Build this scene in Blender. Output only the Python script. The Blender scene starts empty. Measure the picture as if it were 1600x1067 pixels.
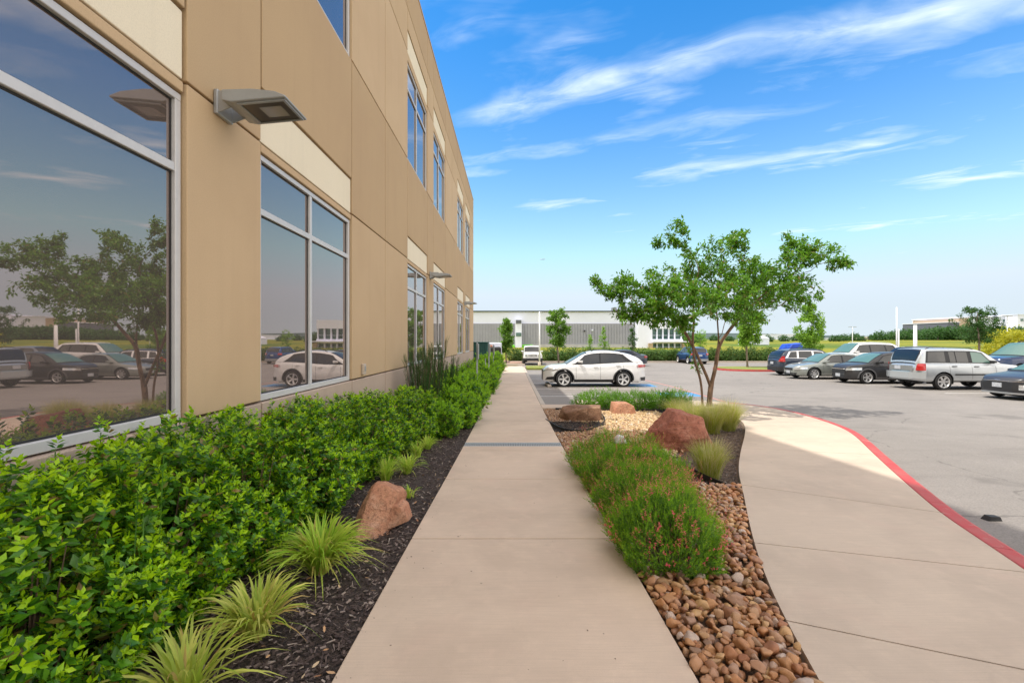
import bpy, bmesh, math, random
import numpy as np
from mathutils import Vector, Matrix, noise
R = math.radians
random.seed(11)
rng = np.random.default_rng(11)
SC = bpy.context.scene
COL = SC.collection

# ---------------------------------------------------------------- camera
EYE = 1.58
F = 690.0
cam = bpy.data.cameras.new('camera')
camo = bpy.data.objects.new('camera', cam)
COL.objects.link(camo)
camo.location = (0, 0, EYE)
camo.rotation_euler = (R(90), 0, 0)
cam.sensor_width = 36
cam.lens = 36 * F / 1600
cam.clip_start = 0.05
cam.clip_end = 9000
SC.camera = camo

# ---------------------------------------------------------------- sky and sun
SUN_EL = R(67.0)
SUN_DIR = Vector((0.97, 0.245, 0)).normalized()          # direction the light travels, seen from above
TOSUN = Vector((-SUN_DIR.x * math.cos(SUN_EL), -SUN_DIR.y * math.cos(SUN_EL), math.sin(SUN_EL)))
world = bpy.data.worlds.new('World')
SC.world = world
world.use_nodes = True
wt = world.node_tree
wt.nodes.clear()


class NT:
    """tiny helper for node maths"""
    def __init__(self, t):
        self.t = t

    def node(self, typ, **kw):
        n = self.t.nodes.new(typ)
        for k, v in kw.items():
            setattr(n, k, v)
        return n

    def link(self, a, b):
        self.t.links.new(a, b)

    def m(self, op, a, b=None, c=None, clamp=False):
        n = self.t.nodes.new('ShaderNodeMath')
        n.operation = op
        n.use_clamp = clamp
        for i, v in enumerate((a, b, c)):
            if v is None:
                continue
            if isinstance(v, (int, float)):
                n.inputs[i].default_value = v
            else:
                self.t.links.new(v, n.inputs[i])
        return n.outputs[0]

    def noise(self, vec, scale, detail=4, rough=0.55, dist=0.0, dim='3D'):
        n = self.t.nodes.new('ShaderNodeTexNoise')
        n.noise_dimensions = dim
        n.inputs['Scale'].default_value = scale
        n.inputs['Detail'].default_value = detail
        n.inputs['Roughness'].default_value = rough
        n.inputs['Distortion'].default_value = dist
        if vec is not None:
            self.t.links.new(vec, n.inputs['Vector'])
        return n.outputs['Fac']

    def ramp(self, fac, stops, interp='LINEAR'):
        n = self.t.nodes.new('ShaderNodeValToRGB')
        n.color_ramp.interpolation = interp
        el = n.color_ramp.elements
        while len(el) > 1:
            el.remove(el[-1])
        for i, (p, c) in enumerate(stops):
            e = el[0] if i == 0 else el.new(p)
            e.position = p
            e.color = tuple(c) + (1,) if isinstance(c, (tuple, list)) else (c, c, c, 1)
        self.t.links.new(fac, n.inputs[0])
        return n.outputs[0]

    def smooth(self, v, lo, hi):
        n = self.t.nodes.new('ShaderNodeMapRange')
        n.interpolation_type = 'SMOOTHSTEP'
        self.t.links.new(v, n.inputs[0])
        n.inputs[1].default_value = lo
        n.inputs[2].default_value = hi
        return n.outputs[0]

    def mix(self, fac, a, b, blend='MIX'):
        n = self.t.nodes.new('ShaderNodeMix')
        n.data_type = 'RGBA'
        n.blend_type = blend
        for i, v in ((0, fac), (6, a), (7, b)):
            if isinstance(v, (int, float)):
                n.inputs[i].default_value = v
            elif isinstance(v, (tuple, list)):
                n.inputs[i].default_value = tuple(v) + (1,)
            else:
                self.t.links.new(v, n.inputs[i])
        return n.outputs[2]

    def xyz(self, x, y, z):
        n = self.t.nodes.new('ShaderNodeCombineXYZ')
        for i, v in enumerate((x, y, z)):
            if isinstance(v, (int, float)):
                n.inputs[i].default_value = v
            else:
                self.t.links.new(v, n.inputs[i])
        return n.outputs[0]


W = NT(wt)
sky = W.node('ShaderNodeTexSky')
sky.sky_type = 'NISHITA'
sky.sun_disc = False
sky.sun_elevation = SUN_EL
sky.sun_rotation = math.atan2(TOSUN.x, TOSUN.y)
sky.altitude = 200
sky.air_density = 1.0
sky.dust_density = 0.6
sky.ozone_density = 3.0
tc = W.node('ShaderNodeTexCoord')
sep = W.node('ShaderNodeSeparateXYZ')
W.link(tc.outputs['Generated'], sep.inputs[0])
dx, dy, dz = sep.outputs
zc = W.m('MAXIMUM', dz, 0.02)
PX = W.m('DIVIDE', dx, zc)
PY = W.m('DIVIDE', dy, zc)
# along / across the cirrus streaks, on the flat cloud layer overhead
A_ = W.m('SUBTRACT', W.m('MULTIPLY', PX, 0.93), W.m('MULTIPLY', PY, 0.37))
B_ = W.m('ADD', W.m('MULTIPLY', PX, 0.37), W.m('MULTIPLY', PY, 0.93))
warp = W.noise(W.xyz(A_, B_, 0.0), 0.9, 3, 0.5)
warp2 = W.noise(W.xyz(W.m('MULTIPLY', A_, 1.4), W.m('MULTIPLY', B_, 2.2), 3.0), 1.2, 4, 0.55)
Bw = W.m('ADD', B_, W.m('MULTIPLY', W.m('SUBTRACT', warp, 0.5), 0.42))
fine = W.noise(W.xyz(W.m('MULTIPLY', A_, 2.2), W.m('MULTIPLY', Bw, 6.0), 1.0), 1.0, 7, 0.60, .6)
puff = W.noise(W.xyz(W.m('MULTIPLY', A_, 2.0), W.m('MULTIPLY', B_, 3.0), 7.0), 1.0, 5, 0.6, .5)
mask = None
for (b0, wd, a0, a1, amp) in ((1.72, .085, -1.0, 1.35, .95), (2.20, .085, -1.4, .6, .65), (2.10, .17, .95, 1.9, .75),
                              (2.82, .20, -.35, 1.1, .9), (3.50, .26, 1.2, 2.9, .9), (3.15, .14, -1.4, -.4, .65), (4.75, .28, .6, 2.5, 1.1),
                              (6.3, .30, .2, 3.2, .5), (6.9, .3, 3.5, 6.5, .6), (5.6, .25, 2.5, 5.0, .5)):
    u = W.m('DIVIDE', W.m('SUBTRACT', Bw, b0), wd)
    g = W.m('POWER', 2.718, W.m('MULTIPLY', W.m('MULTIPLY', u, u), -1.0))
    win = W.m('MULTIPLY', W.smooth(A_, a0 - .25, a0 + .35), W.smooth(A_, a1 + .25, a1 - .45))
    g = W.m('MULTIPLY', W.m('MULTIPLY', g, win), amp)
    mask = g if mask is None else W.m('MAXIMUM', mask, g)
broad = W.m('MULTIPLY', W.smooth(warp2, .40, .75), .62)
mask = W.m('MULTIPLY', mask, W.m('ADD', .5, W.m('MULTIPLY', W.smooth(puff, .3, .7), .5)))
wisp = W.m('ADD', W.m('MULTIPLY', mask, W.smooth(fine, .10, .86)), W.m('MULTIPLY', broad, W.smooth(fine, .3, .8)), clamp=True)
# pale veil near the horizon
veil = W.m('MULTIPLY', W.m('POWER', W.m('SUBTRACT', 1.0, W.m('MAXIMUM', dz, 0.0)), 4.6), 1.0)
wisp = W.m('MAXIMUM', W.m('MULTIPLY', wisp, .92), veil)
# broken cumulus over the unseen sky, made bright and warm to fill the shade
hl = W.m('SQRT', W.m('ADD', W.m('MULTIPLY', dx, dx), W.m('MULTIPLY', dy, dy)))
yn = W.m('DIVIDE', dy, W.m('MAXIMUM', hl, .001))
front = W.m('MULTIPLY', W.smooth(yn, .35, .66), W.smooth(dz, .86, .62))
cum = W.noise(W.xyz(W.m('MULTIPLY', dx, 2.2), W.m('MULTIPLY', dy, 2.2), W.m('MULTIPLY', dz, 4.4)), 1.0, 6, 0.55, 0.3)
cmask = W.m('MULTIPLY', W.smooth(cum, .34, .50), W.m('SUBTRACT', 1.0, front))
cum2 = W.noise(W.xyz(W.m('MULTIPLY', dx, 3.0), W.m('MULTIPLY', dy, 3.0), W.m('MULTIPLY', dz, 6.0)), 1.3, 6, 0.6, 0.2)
hsv = W.node('ShaderNodeHueSaturation')
hsv.inputs['Hue'].default_value = 0.497
hsv.inputs['Saturation'].default_value = 1.40
hsv.inputs['Value'].default_value = 1.33
W.link(sky.outputs[0], hsv.inputs['Color'])
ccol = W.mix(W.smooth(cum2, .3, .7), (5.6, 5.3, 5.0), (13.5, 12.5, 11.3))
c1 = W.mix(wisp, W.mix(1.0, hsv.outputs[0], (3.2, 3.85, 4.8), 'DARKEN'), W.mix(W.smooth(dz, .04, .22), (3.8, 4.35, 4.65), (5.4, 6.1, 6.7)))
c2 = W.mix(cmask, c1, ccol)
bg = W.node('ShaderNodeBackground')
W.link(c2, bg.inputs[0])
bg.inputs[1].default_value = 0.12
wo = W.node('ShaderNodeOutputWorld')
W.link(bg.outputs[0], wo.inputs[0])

sun = bpy.data.lights.new('sun', 'SUN')
sun.energy = 2.4
sun.angle = R(0.6)
sun.color = (1.0, 0.95, 0.86)
suno = bpy.data.objects.new('sun', sun)
COL.objects.link(suno)
suno.rotation_euler = TOSUN.to_track_quat('Z', 'Y').to_euler()

SC.view_settings.view_transform = 'Standard'
SC.view_settings.look = 'None'
SC.view_settings.exposure = 0.75
SC.view_settings.gamma = 1.0
SC.view_settings.use_curve_mapping = False
SC.cycles.max_bounces = 6
SC.cycles.transparent_max_bounces = 6


# ---------------------------------------------------------------- helpers
def tag(o, label=None, cat=None, group=None, kind=None):
    if label: o['label'] = label
    if cat: o['category'] = cat
    if group: o['group'] = group
    if kind: o['kind'] = kind
    return o


def thing(name, label, cat, loc=(0, 0, 0), rz=0.0, group=None):
    o = bpy.data.objects.new(name, None)
    o.empty_display_size = .2
    COL.objects.link(o)
    o.location = loc
    o.rotation_euler = (0, 0, rz)
    return tag(o, label, cat, group)


def link(name, me, parent=None, loc=None):
    o = bpy.data.objects.new(name, me)
    COL.objects.link(o)
    if parent is not None: o.parent = parent
    if loc is not None: o.location = loc
    return o


def copy_tree(o, parent=None):
    c = o.copy()
    COL.objects.link(c)
    if parent is not None: c.parent = parent
    for ch in o.children:
        copy_tree(ch, c)
    return c


def mesh(name, V, FL, mats, smooth=False):
    """V (n,3); FL list of (faces (m,k), material index)"""
    me = bpy.data.meshes.new(name)
    V = np.asarray(V, dtype=np.float32)
    loops, starts, mi, pos = [], [], [], 0
    for f, m_ in FL:
        f = np.asarray(f, dtype=np.int32)
        if len(f) == 0: continue
        k = f.shape[1]
        loops.append(f.ravel())
        starts.append(pos + np.arange(len(f)) * k)
        mi.append(np.full(len(f), m_, dtype=np.int32))
        pos += f.size
    loops = np.concatenate(loops); starts = np.concatenate(starts).astype(np.int32); mi = np.concatenate(mi)
    me.vertices.add(len(V)); me.vertices.foreach_set('co', V.ravel())
    me.loops.add(len(loops)); me.loops.foreach_set('vertex_index', loops)
    me.polygons.add(len(starts)); me.polygons.foreach_set('loop_start', starts)
    for m_ in mats: me.materials.append(m_)
    me.polygons.foreach_set('material_index', mi)
    me.polygons.foreach_set('use_smooth', np.full(len(starts), bool(smooth)))
    me.update(calc_edges=True)
    me.validate()
    return me


BOXF = np.array([(0, 3, 2, 1), (4, 5, 6, 7), (0, 1, 5, 4), (1, 2, 6, 5), (2, 3, 7, 6), (3, 0, 4, 7)])
BOXV = np.array([(-.5, -.5, -.5), (.5, -.5, -.5), (.5, .5, -.5), (-.5, .5, -.5), (-.5, -.5, .5), (.5, -.5, .5), (.5, .5, .5), (-.5, .5, .5)])


class MB:
    def __init__(self):
        self.V, self.F, self.n = [], [], 0

    def add(self, V, F_, m_=0):
        V = np.asarray(V, float)
        if isinstance(F_, list) and len(F_) and len(set(len(q) for q in F_)) > 1:
            for k in set(len(q) for q in F_):
                self.F.append((np.array([q for q in F_ if len(q) == k]) + self.n, m_))
        else:
            self.F.append((np.asarray(F_) + self.n, m_))
        self.V.append(V); self.n += len(V)
        return self

    def box(self, x0, x1, y0, y1, z0, z1, m_=0, rot=None, pivot=None):
        V = BOXV * np.array([x1 - x0, y1 - y0, z1 - z0])
        c = np.array([(x0 + x1) / 2, (y0 + y1) / 2, (z0 + z1) / 2])
        if rot is not None: V = V @ np.array(rot).T
        return self.add(V + c, BOXF, m_)

    def tube(self, P, rad, sides=8, m_=0, cap=True):
        P = np.asarray(P, float); n = len(P)
        rad = np.full(n, rad) if np.isscalar(rad) else np.asarray(rad, float)
        T = np.gradient(P, axis=0); T /= np.linalg.norm(T, axis=1)[:, None] + 1e-9
        ref = np.array([0, 0, 1.0]) if abs(T[0, 2]) < .9 else np.array([1.0, 0, 0])
        V = []
        U = np.cross(T[0], ref); U /= np.linalg.norm(U)
        for i in range(n):
            U = U - T[i] * (U @ T[i]); U /= np.linalg.norm(U) + 1e-9
            Wv = np.cross(T[i], U)
            a = np.arange(sides) * 2 * math.pi / sides
            V.append(P[i] + rad[i] * (np.cos(a)[:, None] * U + np.sin(a)[:, None] * Wv))
        V = np.concatenate(V)
        i, j = np.meshgrid(np.arange(n - 1), np.arange(sides), indexing='ij')
        i, j = i.ravel(), j.ravel(); j2 = (j + 1) % sides
        self.add(V, np.stack([i * sides + j, i * sides + j2, (i + 1) * sides + j2, (i + 1) * sides + j], 1), m_)
        if cap and sides > 2:
            b = self.n - len(V)
            self.F.append((np.array([[b + k for k in range(sides)][::-1]]), m_))
            self.F.append((np.array([[b + (n - 1) * sides + k for k in range(sides)]]), m_))
        return self

    def lathe(self, prof, seg=24, axis='z', c=(0, 0, 0), m_=0):
        """prof list of (r, h)"""
        V = []
        for r_, h_ in prof:
            a = np.arange(seg) * 2 * math.pi / seg
            if axis == 'z': V.append(np.stack([r_ * np.cos(a), r_ * np.sin(a), np.full(seg, h_)], 1))
            elif axis == 'y': V.append(np.stack([r_ * np.sin(a), np.full(seg, h_), r_ * np.cos(a)], 1))
        n = len(prof); V = np.concatenate(V) + np.array(c)
        i, j = np.meshgrid(np.arange(n - 1), np.arange(seg), indexing='ij')
        i, j = i.ravel(), j.ravel(); j2 = (j + 1) % seg
        return self.add(V, np.stack([i * seg + j, i * seg + j2, (i + 1) * seg + j2, (i + 1) * seg + j], 1), m_)

    def grid(self, P, m_=0, flip=False):
        """P (a,b,3)"""
        P = np.asarray(P, float); a, b = P.shape[:2]
        i, j = np.meshgrid(np.arange(a - 1), np.arange(b - 1), indexing='ij')
        i, j = i.ravel(), j.ravel()
        f = np.stack([i * b + j, (i + 1) * b + j, (i + 1) * b + j + 1, i * b + j + 1], 1)
        if flip: f = f[:, ::-1]
        return self.add(P.reshape(-1, 3), f, m_)

    def inst(self, tV, tF, M, O, m_=0):
        """bake a template at many places; M (k,3,3), O (k,3)"""
        tV = np.asarray(tV, float)
        V = np.einsum('kij,nj->kni', M, tV) + O[:, None, :]
        k, n = V.shape[:2]
        for f, mm in tF:
            f = np.asarray(f)
            FF = (f[None] + (np.arange(k) * n)[:, None, None] + self.n).reshape(-1, f.shape[1])
            self.F.append((FF, m_ + mm))
        self.V.append(V.reshape(-1, 3)); self.n += k * n
        return self

    def mesh(self, name, mats, smooth=False):
        if not isinstance(mats, (list, tuple)): mats = [mats]
        return mesh(name, np.concatenate(self.V), self.F, mats, smooth)

    def build(self, name, mats, parent=None, smooth=False, bevel=0, loc=None):
        o = link(name, self.mesh(name, mats, smooth), parent, loc)
        if bevel:
            b = o.modifiers.new('bevel', 'BEVEL'); b.width = bevel; b.segments = 2; b.limit_method = 'ANGLE'
        return o


def rotmats(k, spread=1.0, zaxis=None, rg=rng):
    """k random rotation matrices; local z near given axis (k,3) with spread"""
    if zaxis is None: zaxis = np.tile([0, 0, 1.0], (k, 1))
    Z = zaxis + rg.normal(size=(k, 3)) * spread
    Z /= np.linalg.norm(Z, axis=1)[:, None]
    X = rg.normal(size=(k, 3))
    X -= Z * np.sum(X * Z, 1)[:, None]; X /= np.linalg.norm(X, axis=1)[:, None]
    Y = np.cross(Z, X)
    return np.stack([X, Y, Z], axis=2)


# ground heights: the site falls gently away from the camera
GT = np.array([(-30, .30), (-5, .16), (0, .06), (2.1, 0), (3.7, -.063), (5.56, -.150), (8.4, -.255), (10, -.295), (15, -.37), (21, -.43), (36, -.50), (60, -.55), (300, -.56)])


def G(y):
    y = np.asarray(y, float)
    return (np.interp(y - .5, GT[:, 0], GT[:, 1]) + np.interp(y + .5, GT[:, 0], GT[:, 1]) + np.interp(y, GT[:, 0], GT[:, 1])) / 3


def Lz(y):
    return G(y) - .13


def at(px, py, dz=0.0):
    """where the line of sight through a point of the photo meets the paving"""
    Y = 5.0
    for _ in range(40):
        Y = .5 * Y + .5 * F * (EYE - float(G(Y)) - dz) / (py - 533.5)
    return np.array([(px - 800) / F * Y, Y])


# ---------------------------------------------------------------- materials
def mat(name, col, rough=.6, metal=0.0, var=0.0, vscale=4.0, col2=None, bump=0.0, bscale=60.0, spec=.5, detail=5, stretch=None, coat=0.0, trans=0.0):
    m_ = bpy.data.materials.new(name)
    m_.use_nodes = True
    t = NT(m_.node_tree)
    b = m_.node_tree.nodes['Principled BSDF']
    b.inputs['Roughness'].default_value = rough
    b.inputs['Metallic'].default_value = metal
    b.inputs['Specular IOR Level'].default_value = spec
    if coat: b.inputs['Coat Weight'].default_value = coat; b.inputs['Coat Roughness'].default_value = .04
    co = t.node('ShaderNodeTexCoord').outputs['Object']
    if stretch:
        mp = t.node('ShaderNodeMapping'); mp.inputs['Scale'].default_value = stretch
        t.link(co, mp.inputs[0]); co = mp.outputs[0]
    if var or col2:
        f = t.noise(co, vscale, detail, .6)
        c2 = col2 or tuple(min(1, c * (1 - var)) for c in col)
        c1 = col if col2 else tuple(min(1, c * (1 + var)) for c in col)
        t.link(t.mix(t.smooth(f, .3, .7), c1, c2), b.inputs['Base Color'])
    else:
        b.inputs['Base Color'].default_value = tuple(col) + (1,)
    if bump:
        f = t.noise(co, bscale, 4, .6)
        bn = t.node('ShaderNodeBump'); bn.inputs['Strength'].default_value = bump; bn.inputs['Distance'].default_value = .01
        t.link(f, bn.inputs['Height']); t.link(bn.outputs[0], b.inputs['Normal'])
    return m_


def leafmat(name, c1, c2, rough=.4, tl=.35, c3=None):
    """leaf: colour varies from leaf to leaf, some light passes through"""
    m_ = bpy.data.materials.new(name)
    m_.use_nodes = True
    t = NT(m_.node_tree); nt = m_.node_tree
    b = nt.nodes['Principled BSDF']
    b.inputs['Roughness'].default_value = rough
    b.inputs['Specular IOR Level'].default_value = .4
    r_ = t.node('ShaderNodeNewGeometry').outputs['Random Per Island']
    st = [(0, c1), (1, c2)] if c3 is None else [(0, c1), (.86, c2), (.93, c3)]
    col = t.ramp(r_, st)
    nz = t.noise(t.node('ShaderNodeTexCoord').outputs['Object'], 2.5, 2)
    col = t.mix(t.m('MULTIPLY', t.smooth(nz, .35, .7), .35), col, tuple(c * .6 for c in c1))
    t.link(col, b.inputs['Base Color'])
    tr = t.node('ShaderNodeBsdfTranslucent')
    hs = t.mix(.5, col, tuple(min(1, c * 1.6) for c in c2))
    t.link(hs, tr.inputs[0])
    mx = t.node('ShaderNodeMixShader'); mx.inputs[0].default_value = tl
    t.link(b.outputs[0], mx.inputs[1]); t.link(tr.outputs[0], mx.inputs[2])
    t.link(mx.outputs[0], nt.nodes['Material Output'].inputs[0])
    return m_


def islandmat(name, stops, rough=.7, bump=.0, bscale=40, vein=0.0, spec=.4):
    """loose pieces: colour picked per piece, mottled within it"""
    m_ = bpy.data.materials.new(name)
    m_.use_nodes = True
    t = NT(m_.node_tree); b = m_.node_tree.nodes['Principled BSDF']
    b.inputs['Roughness'].default_value = rough
    b.inputs['Specular IOR Level'].default_value = spec
    co = t.node('ShaderNodeTexCoord').outputs['Object']
    r_ = t.node('ShaderNodeNewGeometry').outputs['Random Per Island']
    oi = t.node('ShaderNodeObjectInfo').outputs['Random']
    r_ = t.m('FRACT', t.m('ADD', r_, oi))
    n1 = t.noise(co, bscale, 5, .6)
    rr = t.m('ADD', r_, t.m('MULTIPLY', t.m('SUBTRACT', n1, .5), vein), clamp=True)
    col = t.ramp(rr, stops)
    t.link(col, b.inputs['Base Color'])
    if bump:
        bn = t.node('ShaderNodeBump'); bn.inputs['Strength'].default_value = bump; bn.inputs['Distance'].default_value = .005
        t.link(n1, bn.inputs['Height']); t.link(bn.outputs[0], b.inputs['Normal'])
    return m_


def concrete(name, col, dirty=(.30, .25, .21), stain=.35, broom=True, speck=True):
    m_ = bpy.data.materials.new(name)
    m_.use_nodes = True
    t = NT(m_.node_tree); b = m_.node_tree.nodes['Principled BSDF']
    b.inputs['Roughness'].default_value = .85
    co = t.node('ShaderNodeTexCoord').outputs['Object']
    big = t.noise(co, .9, 5, .6, .4)
    mid = t.noise(co, 6, 6, .65)
    fin = t.noise(co, 160, 3, .7)
    oi = t.node('ShaderNodeObjectInfo').outputs['Random']
    c = t.mix(t.m('MULTIPLY', t.smooth(big, .36, .68), stain), col, dirty)
    c = t.mix(t.m('MULTIPLY', t.smooth(mid, .45, .8), .38), c, tuple(x * 1.2 for x in col))
    pk = t.noise(co, 1.7, 4, .6, .6)
    c = t.mix(t.m('MULTIPLY', t.smooth(pk, .5, .75), .35), c, (col[0] * 1.0, col[1] * .90, col[2] * .92))
    c = t.mix(t.m('MULTIPLY', t.smooth(fin, .35, .75), .22), c, tuple(x * .72 for x in col))
    c = t.mix(t.m('MULTIPLY', oi, .12), c, tuple(x * .8 for x in col))
    sm = t.noise(co, 3.3, 7, .7, 1.2)
    c = t.mix(t.m('MULTIPLY', t.smooth(sm, .56, .70), .18), c, tuple(x * .62 for x in col))
    if speck:
        vo = t.node('ShaderNodeTexVoronoi'); vo.inputs['Scale'].default_value = 2.1
        t.link(co, vo.inputs['Vector'])
        dots = t.smooth(vo.outputs['Distance'], .030, .012)
        c = t.mix(t.m('MULTIPLY', dots, .75), c, (.05, .04, .03))
    mp = t.node('ShaderNodeMapping'); mp.inputs['Scale'].default_value = (3, 120, 3)
    t.link(co, mp.inputs[0])
    br = t.noise(mp.outputs[0], 1.0, 3, .6)
    if broom:
        c = t.mix(t.m('MULTIPLY', t.smooth(br, .35, .7), .20), c, tuple(x * .62 for x in col))
    t.link(c, b.inputs['Base Color'])
    bn = t.node('ShaderNodeBump'); bn.inputs['Strength'].default_value = .35; bn.inputs['Distance'].default_value = .004
    t.link(t.m('ADD', fin, t.m('MULTIPLY', br, 1.2 if broom else 0.0)), bn.inputs['Height'])
    t.link(bn.outputs[0], b.inputs['Normal'])
    return m_


M = {}
M['walk'] = concrete('walk_concrete', (.65, .51, .395), (.44, .33, .25), .5)
M['pale_walk'] = concrete('pale_walk_concrete', (.60, .485, .385), (.41, .325, .26), .5)
M['kerb'] = concrete('kerb_concrete', (.50, .43, .36), broom=False, speck=False)
M['red'] = mat('red_kerb_paint', (.48, .048, .050), .7, var=.12, vscale=5, col2=(.42, .095, .085), bump=.25, bscale=90)
nt_ = NT(M['red'].node_tree); b_n = M['red'].node_tree.nodes['Principled BSDF']
src_ = b_n.inputs['Base Color'].links[0].from_socket
wr_ = nt_.noise(nt_.node('ShaderNodeTexCoord').outputs['Object'], 5.5, 9, .75, .8)
nt_.link(nt_.mix(nt_.m('MULTIPLY', nt_.smooth(wr_, .60, .66), .75), src_, (.42, .33, .28)), b_n.inputs['Base Color'])
M['grout'] = mat('dark_joint_grout', (.10, .085, .07), .95, var=.2, vscale=20)  # dark grout between the slabs
M['steel'] = mat('galvanised_steel', (.36, .385, .40), .6, .0, var=.12, vscale=30)
M['metal_grey'] = mat('grey_painted_metal', (.36, .37, .38), .38, .35, var=.04, vscale=8)
M['alu'] = mat('anodised_aluminium', (.56, .55, .55), .45, .1, var=.03, vscale=12)
M['dark'] = mat('dark_rubber', (.012, .012, .013), .65)
M['black_metal'] = mat('black_metal', (.02, .02, .022), .4, .3)
M['edging'] = mat('black_edging', (.02, .02, .02), .5)


def stucco(name, c, c2):
    m_ = bpy.data.materials.new(name)
    m_.use_nodes = True
    t = NT(m_.node_tree); b = m_.node_tree.nodes['Principled BSDF']
    b.inputs['Roughness'].default_value = .9
    b.inputs['Specular IOR Level'].default_value = .25
    co = t.node('ShaderNodeTexCoord').outputs['Object']
    big = t.noise(co, .55, 5, .6, .3)
    mp = t.node('ShaderNodeMapping'); mp.inputs['Scale'].default_value = (6, 6, .35)
    t.link(co, mp.inputs[0])
    streak = t.noise(mp.outputs[0], 1.0, 4, .6)
    grain = t.noise(co, 110, 3, .7)
    cc = t.mix(t.smooth(big, .3, .72), c, c2)
    cc = t.mix(t.m('MULTIPLY', t.smooth(streak, .48, .75), .14), cc, tuple(x * .7 for x in c))
    cc = t.mix(t.m('MULTIPLY', t.smooth(grain, .4, .7), .32), cc, tuple(x * .72 for x in c))
    t.link(cc, b.inputs['Base Color'])
    bn = t.node('ShaderNodeBump'); bn.inputs['Strength'].default_value = .45; bn.inputs['Distance'].default_value = .004
    t.link(grain, bn.inputs['Height']); t.link(bn.outputs[0], b.inputs['Normal'])
    return m_


M['tan'] = stucco('tan_stucco', (.56, .405, .25), (.52, .37, .225))
M['tan2'] = stucco('deep_tan_stucco', (.50, .355, .21), (.465, .325, .195))
M['tan3'] = stucco('light_tan_stucco', (.58, .425, .27), (.545, .39, .245))
M['cream'] = stucco('cream_stucco', (.80, .71, .55), (.77, .68, .52))
M['base'] = stucco('pinkish_base_stucco', (.50, .385, .31), (.46, .355, .285))

# mirror-like solar glass
m_ = bpy.data.materials.new('solar_glass'); m_.use_nodes = True
t = NT(m_.node_tree); b = m_.node_tree.nodes['Principled BSDF']
b.inputs['Metallic'].default_value = .82
b.inputs['Base Color'].default_value = (.37, .30, .275, 1)
b.inputs['Roughness'].default_value = .012
wv = t.noise(t.node('ShaderNodeTexCoord').outputs['Object'], .8, 2, .4)
bn = t.node('ShaderNodeBump'); bn.inputs['Strength'].default_value = .06; bn.inputs['Distance'].default_value = .03
t.link(wv, bn.inputs['Height']); t.link(bn.outputs[0], b.inputs['Normal'])
M['glass'] = m_
M['gasket'] = mat('black_gasket', (.015, .015, .017), .5)

# ================================================================ SETTING
# terrain: level under the site, rising slowly beyond it
def terrain_z(x, y):
    d = max(0.0, y - 58) * 1.0
    d = max(d, (x - 44) * .9 if x > 44 else 0)
    base = float(G(y)) - .62 if y < 52 else -1.15
    base = -0.72 if y >= 44 or x > 30 else base
    z = base + 3.6 * (1 - math.exp(-(d / 95.0) ** 1.15))
    far = math.hypot(x, y)
    if far > 900:
        z += 46 * (min(1, (far - 900) / 1500)) ** 1.3 * (.65 + .5 * noise.noise(Vector((x * .0011, y * .0011, 3)))) * (1.0 if y > 0 else .3)
    elif far > 60:
        z += .25 * noise.noise(Vector((x * .02, y * .02, 0)))
    return z


xs = np.unique(np.concatenate([-np.geomspace(40, 4200, 26), np.linspace(-40, 44, 22), np.geomspace(46, 5200, 70)]))
ys = np.unique(np.concatenate([-np.geomspace(20, 1500, 12), np.linspace(-20, 60, 24), np.geomspace(62, 4800, 70)]))
P = np.zeros((len(xs), len(ys), 3))
for i, x in enumerate(xs):
    for j, y in enumerate(ys):
        P[i, j] = (x, y, terrain_z(x, y))
mt = bpy.data.materials.new('meadow_ground'); mt.use_nodes = True
t = NT(mt.node_tree); b = mt.node_tree.nodes['Principled BSDF']; b.inputs['Roughness'].default_value = .95
b.inputs['Specular IOR Level'].default_value = .1
geo = t.node('ShaderNodeNewGeometry').outputs['Position']
sp = t.node('ShaderNodeSeparateXYZ'); t.link(geo, sp.inputs[0])
dist = t.m('SQRT', t.m('ADD', t.m('MULTIPLY', sp.outputs[0], sp.outputs[0]), t.m('MULTIPLY', sp.outputs[1], sp.outputs[1])))
n1 = t.noise(geo, .035, 6, .6, .5); n2 = t.noise(geo, .6, 5, .65)
yel = t.m('MULTIPLY', t.smooth(n1, .34, .58), t.smooth(n2, .25, .6))
c = t.mix(t.m('MULTIPLY', yel, .8), (.09, .145, .028), (.30, .26, .03))
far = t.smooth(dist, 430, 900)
hillc = t.mix(t.smooth(t.noise(geo, .004, 6, .65), .35, .65), (.055, .085, .075), (.095, .12, .115))  # distance haze put into the hills' blue-grey colour
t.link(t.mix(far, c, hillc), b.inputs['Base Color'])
bn = t.node('ShaderNodeBump'); bn.inputs['Strength'].default_value = .6; bn.inputs['Distance'].default_value = .15
t.link(n2, bn.inputs['Height']); t.link(bn.outputs[0], b.inputs['Normal'])
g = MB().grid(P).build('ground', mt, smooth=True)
tag(g, kind='structure')

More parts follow.
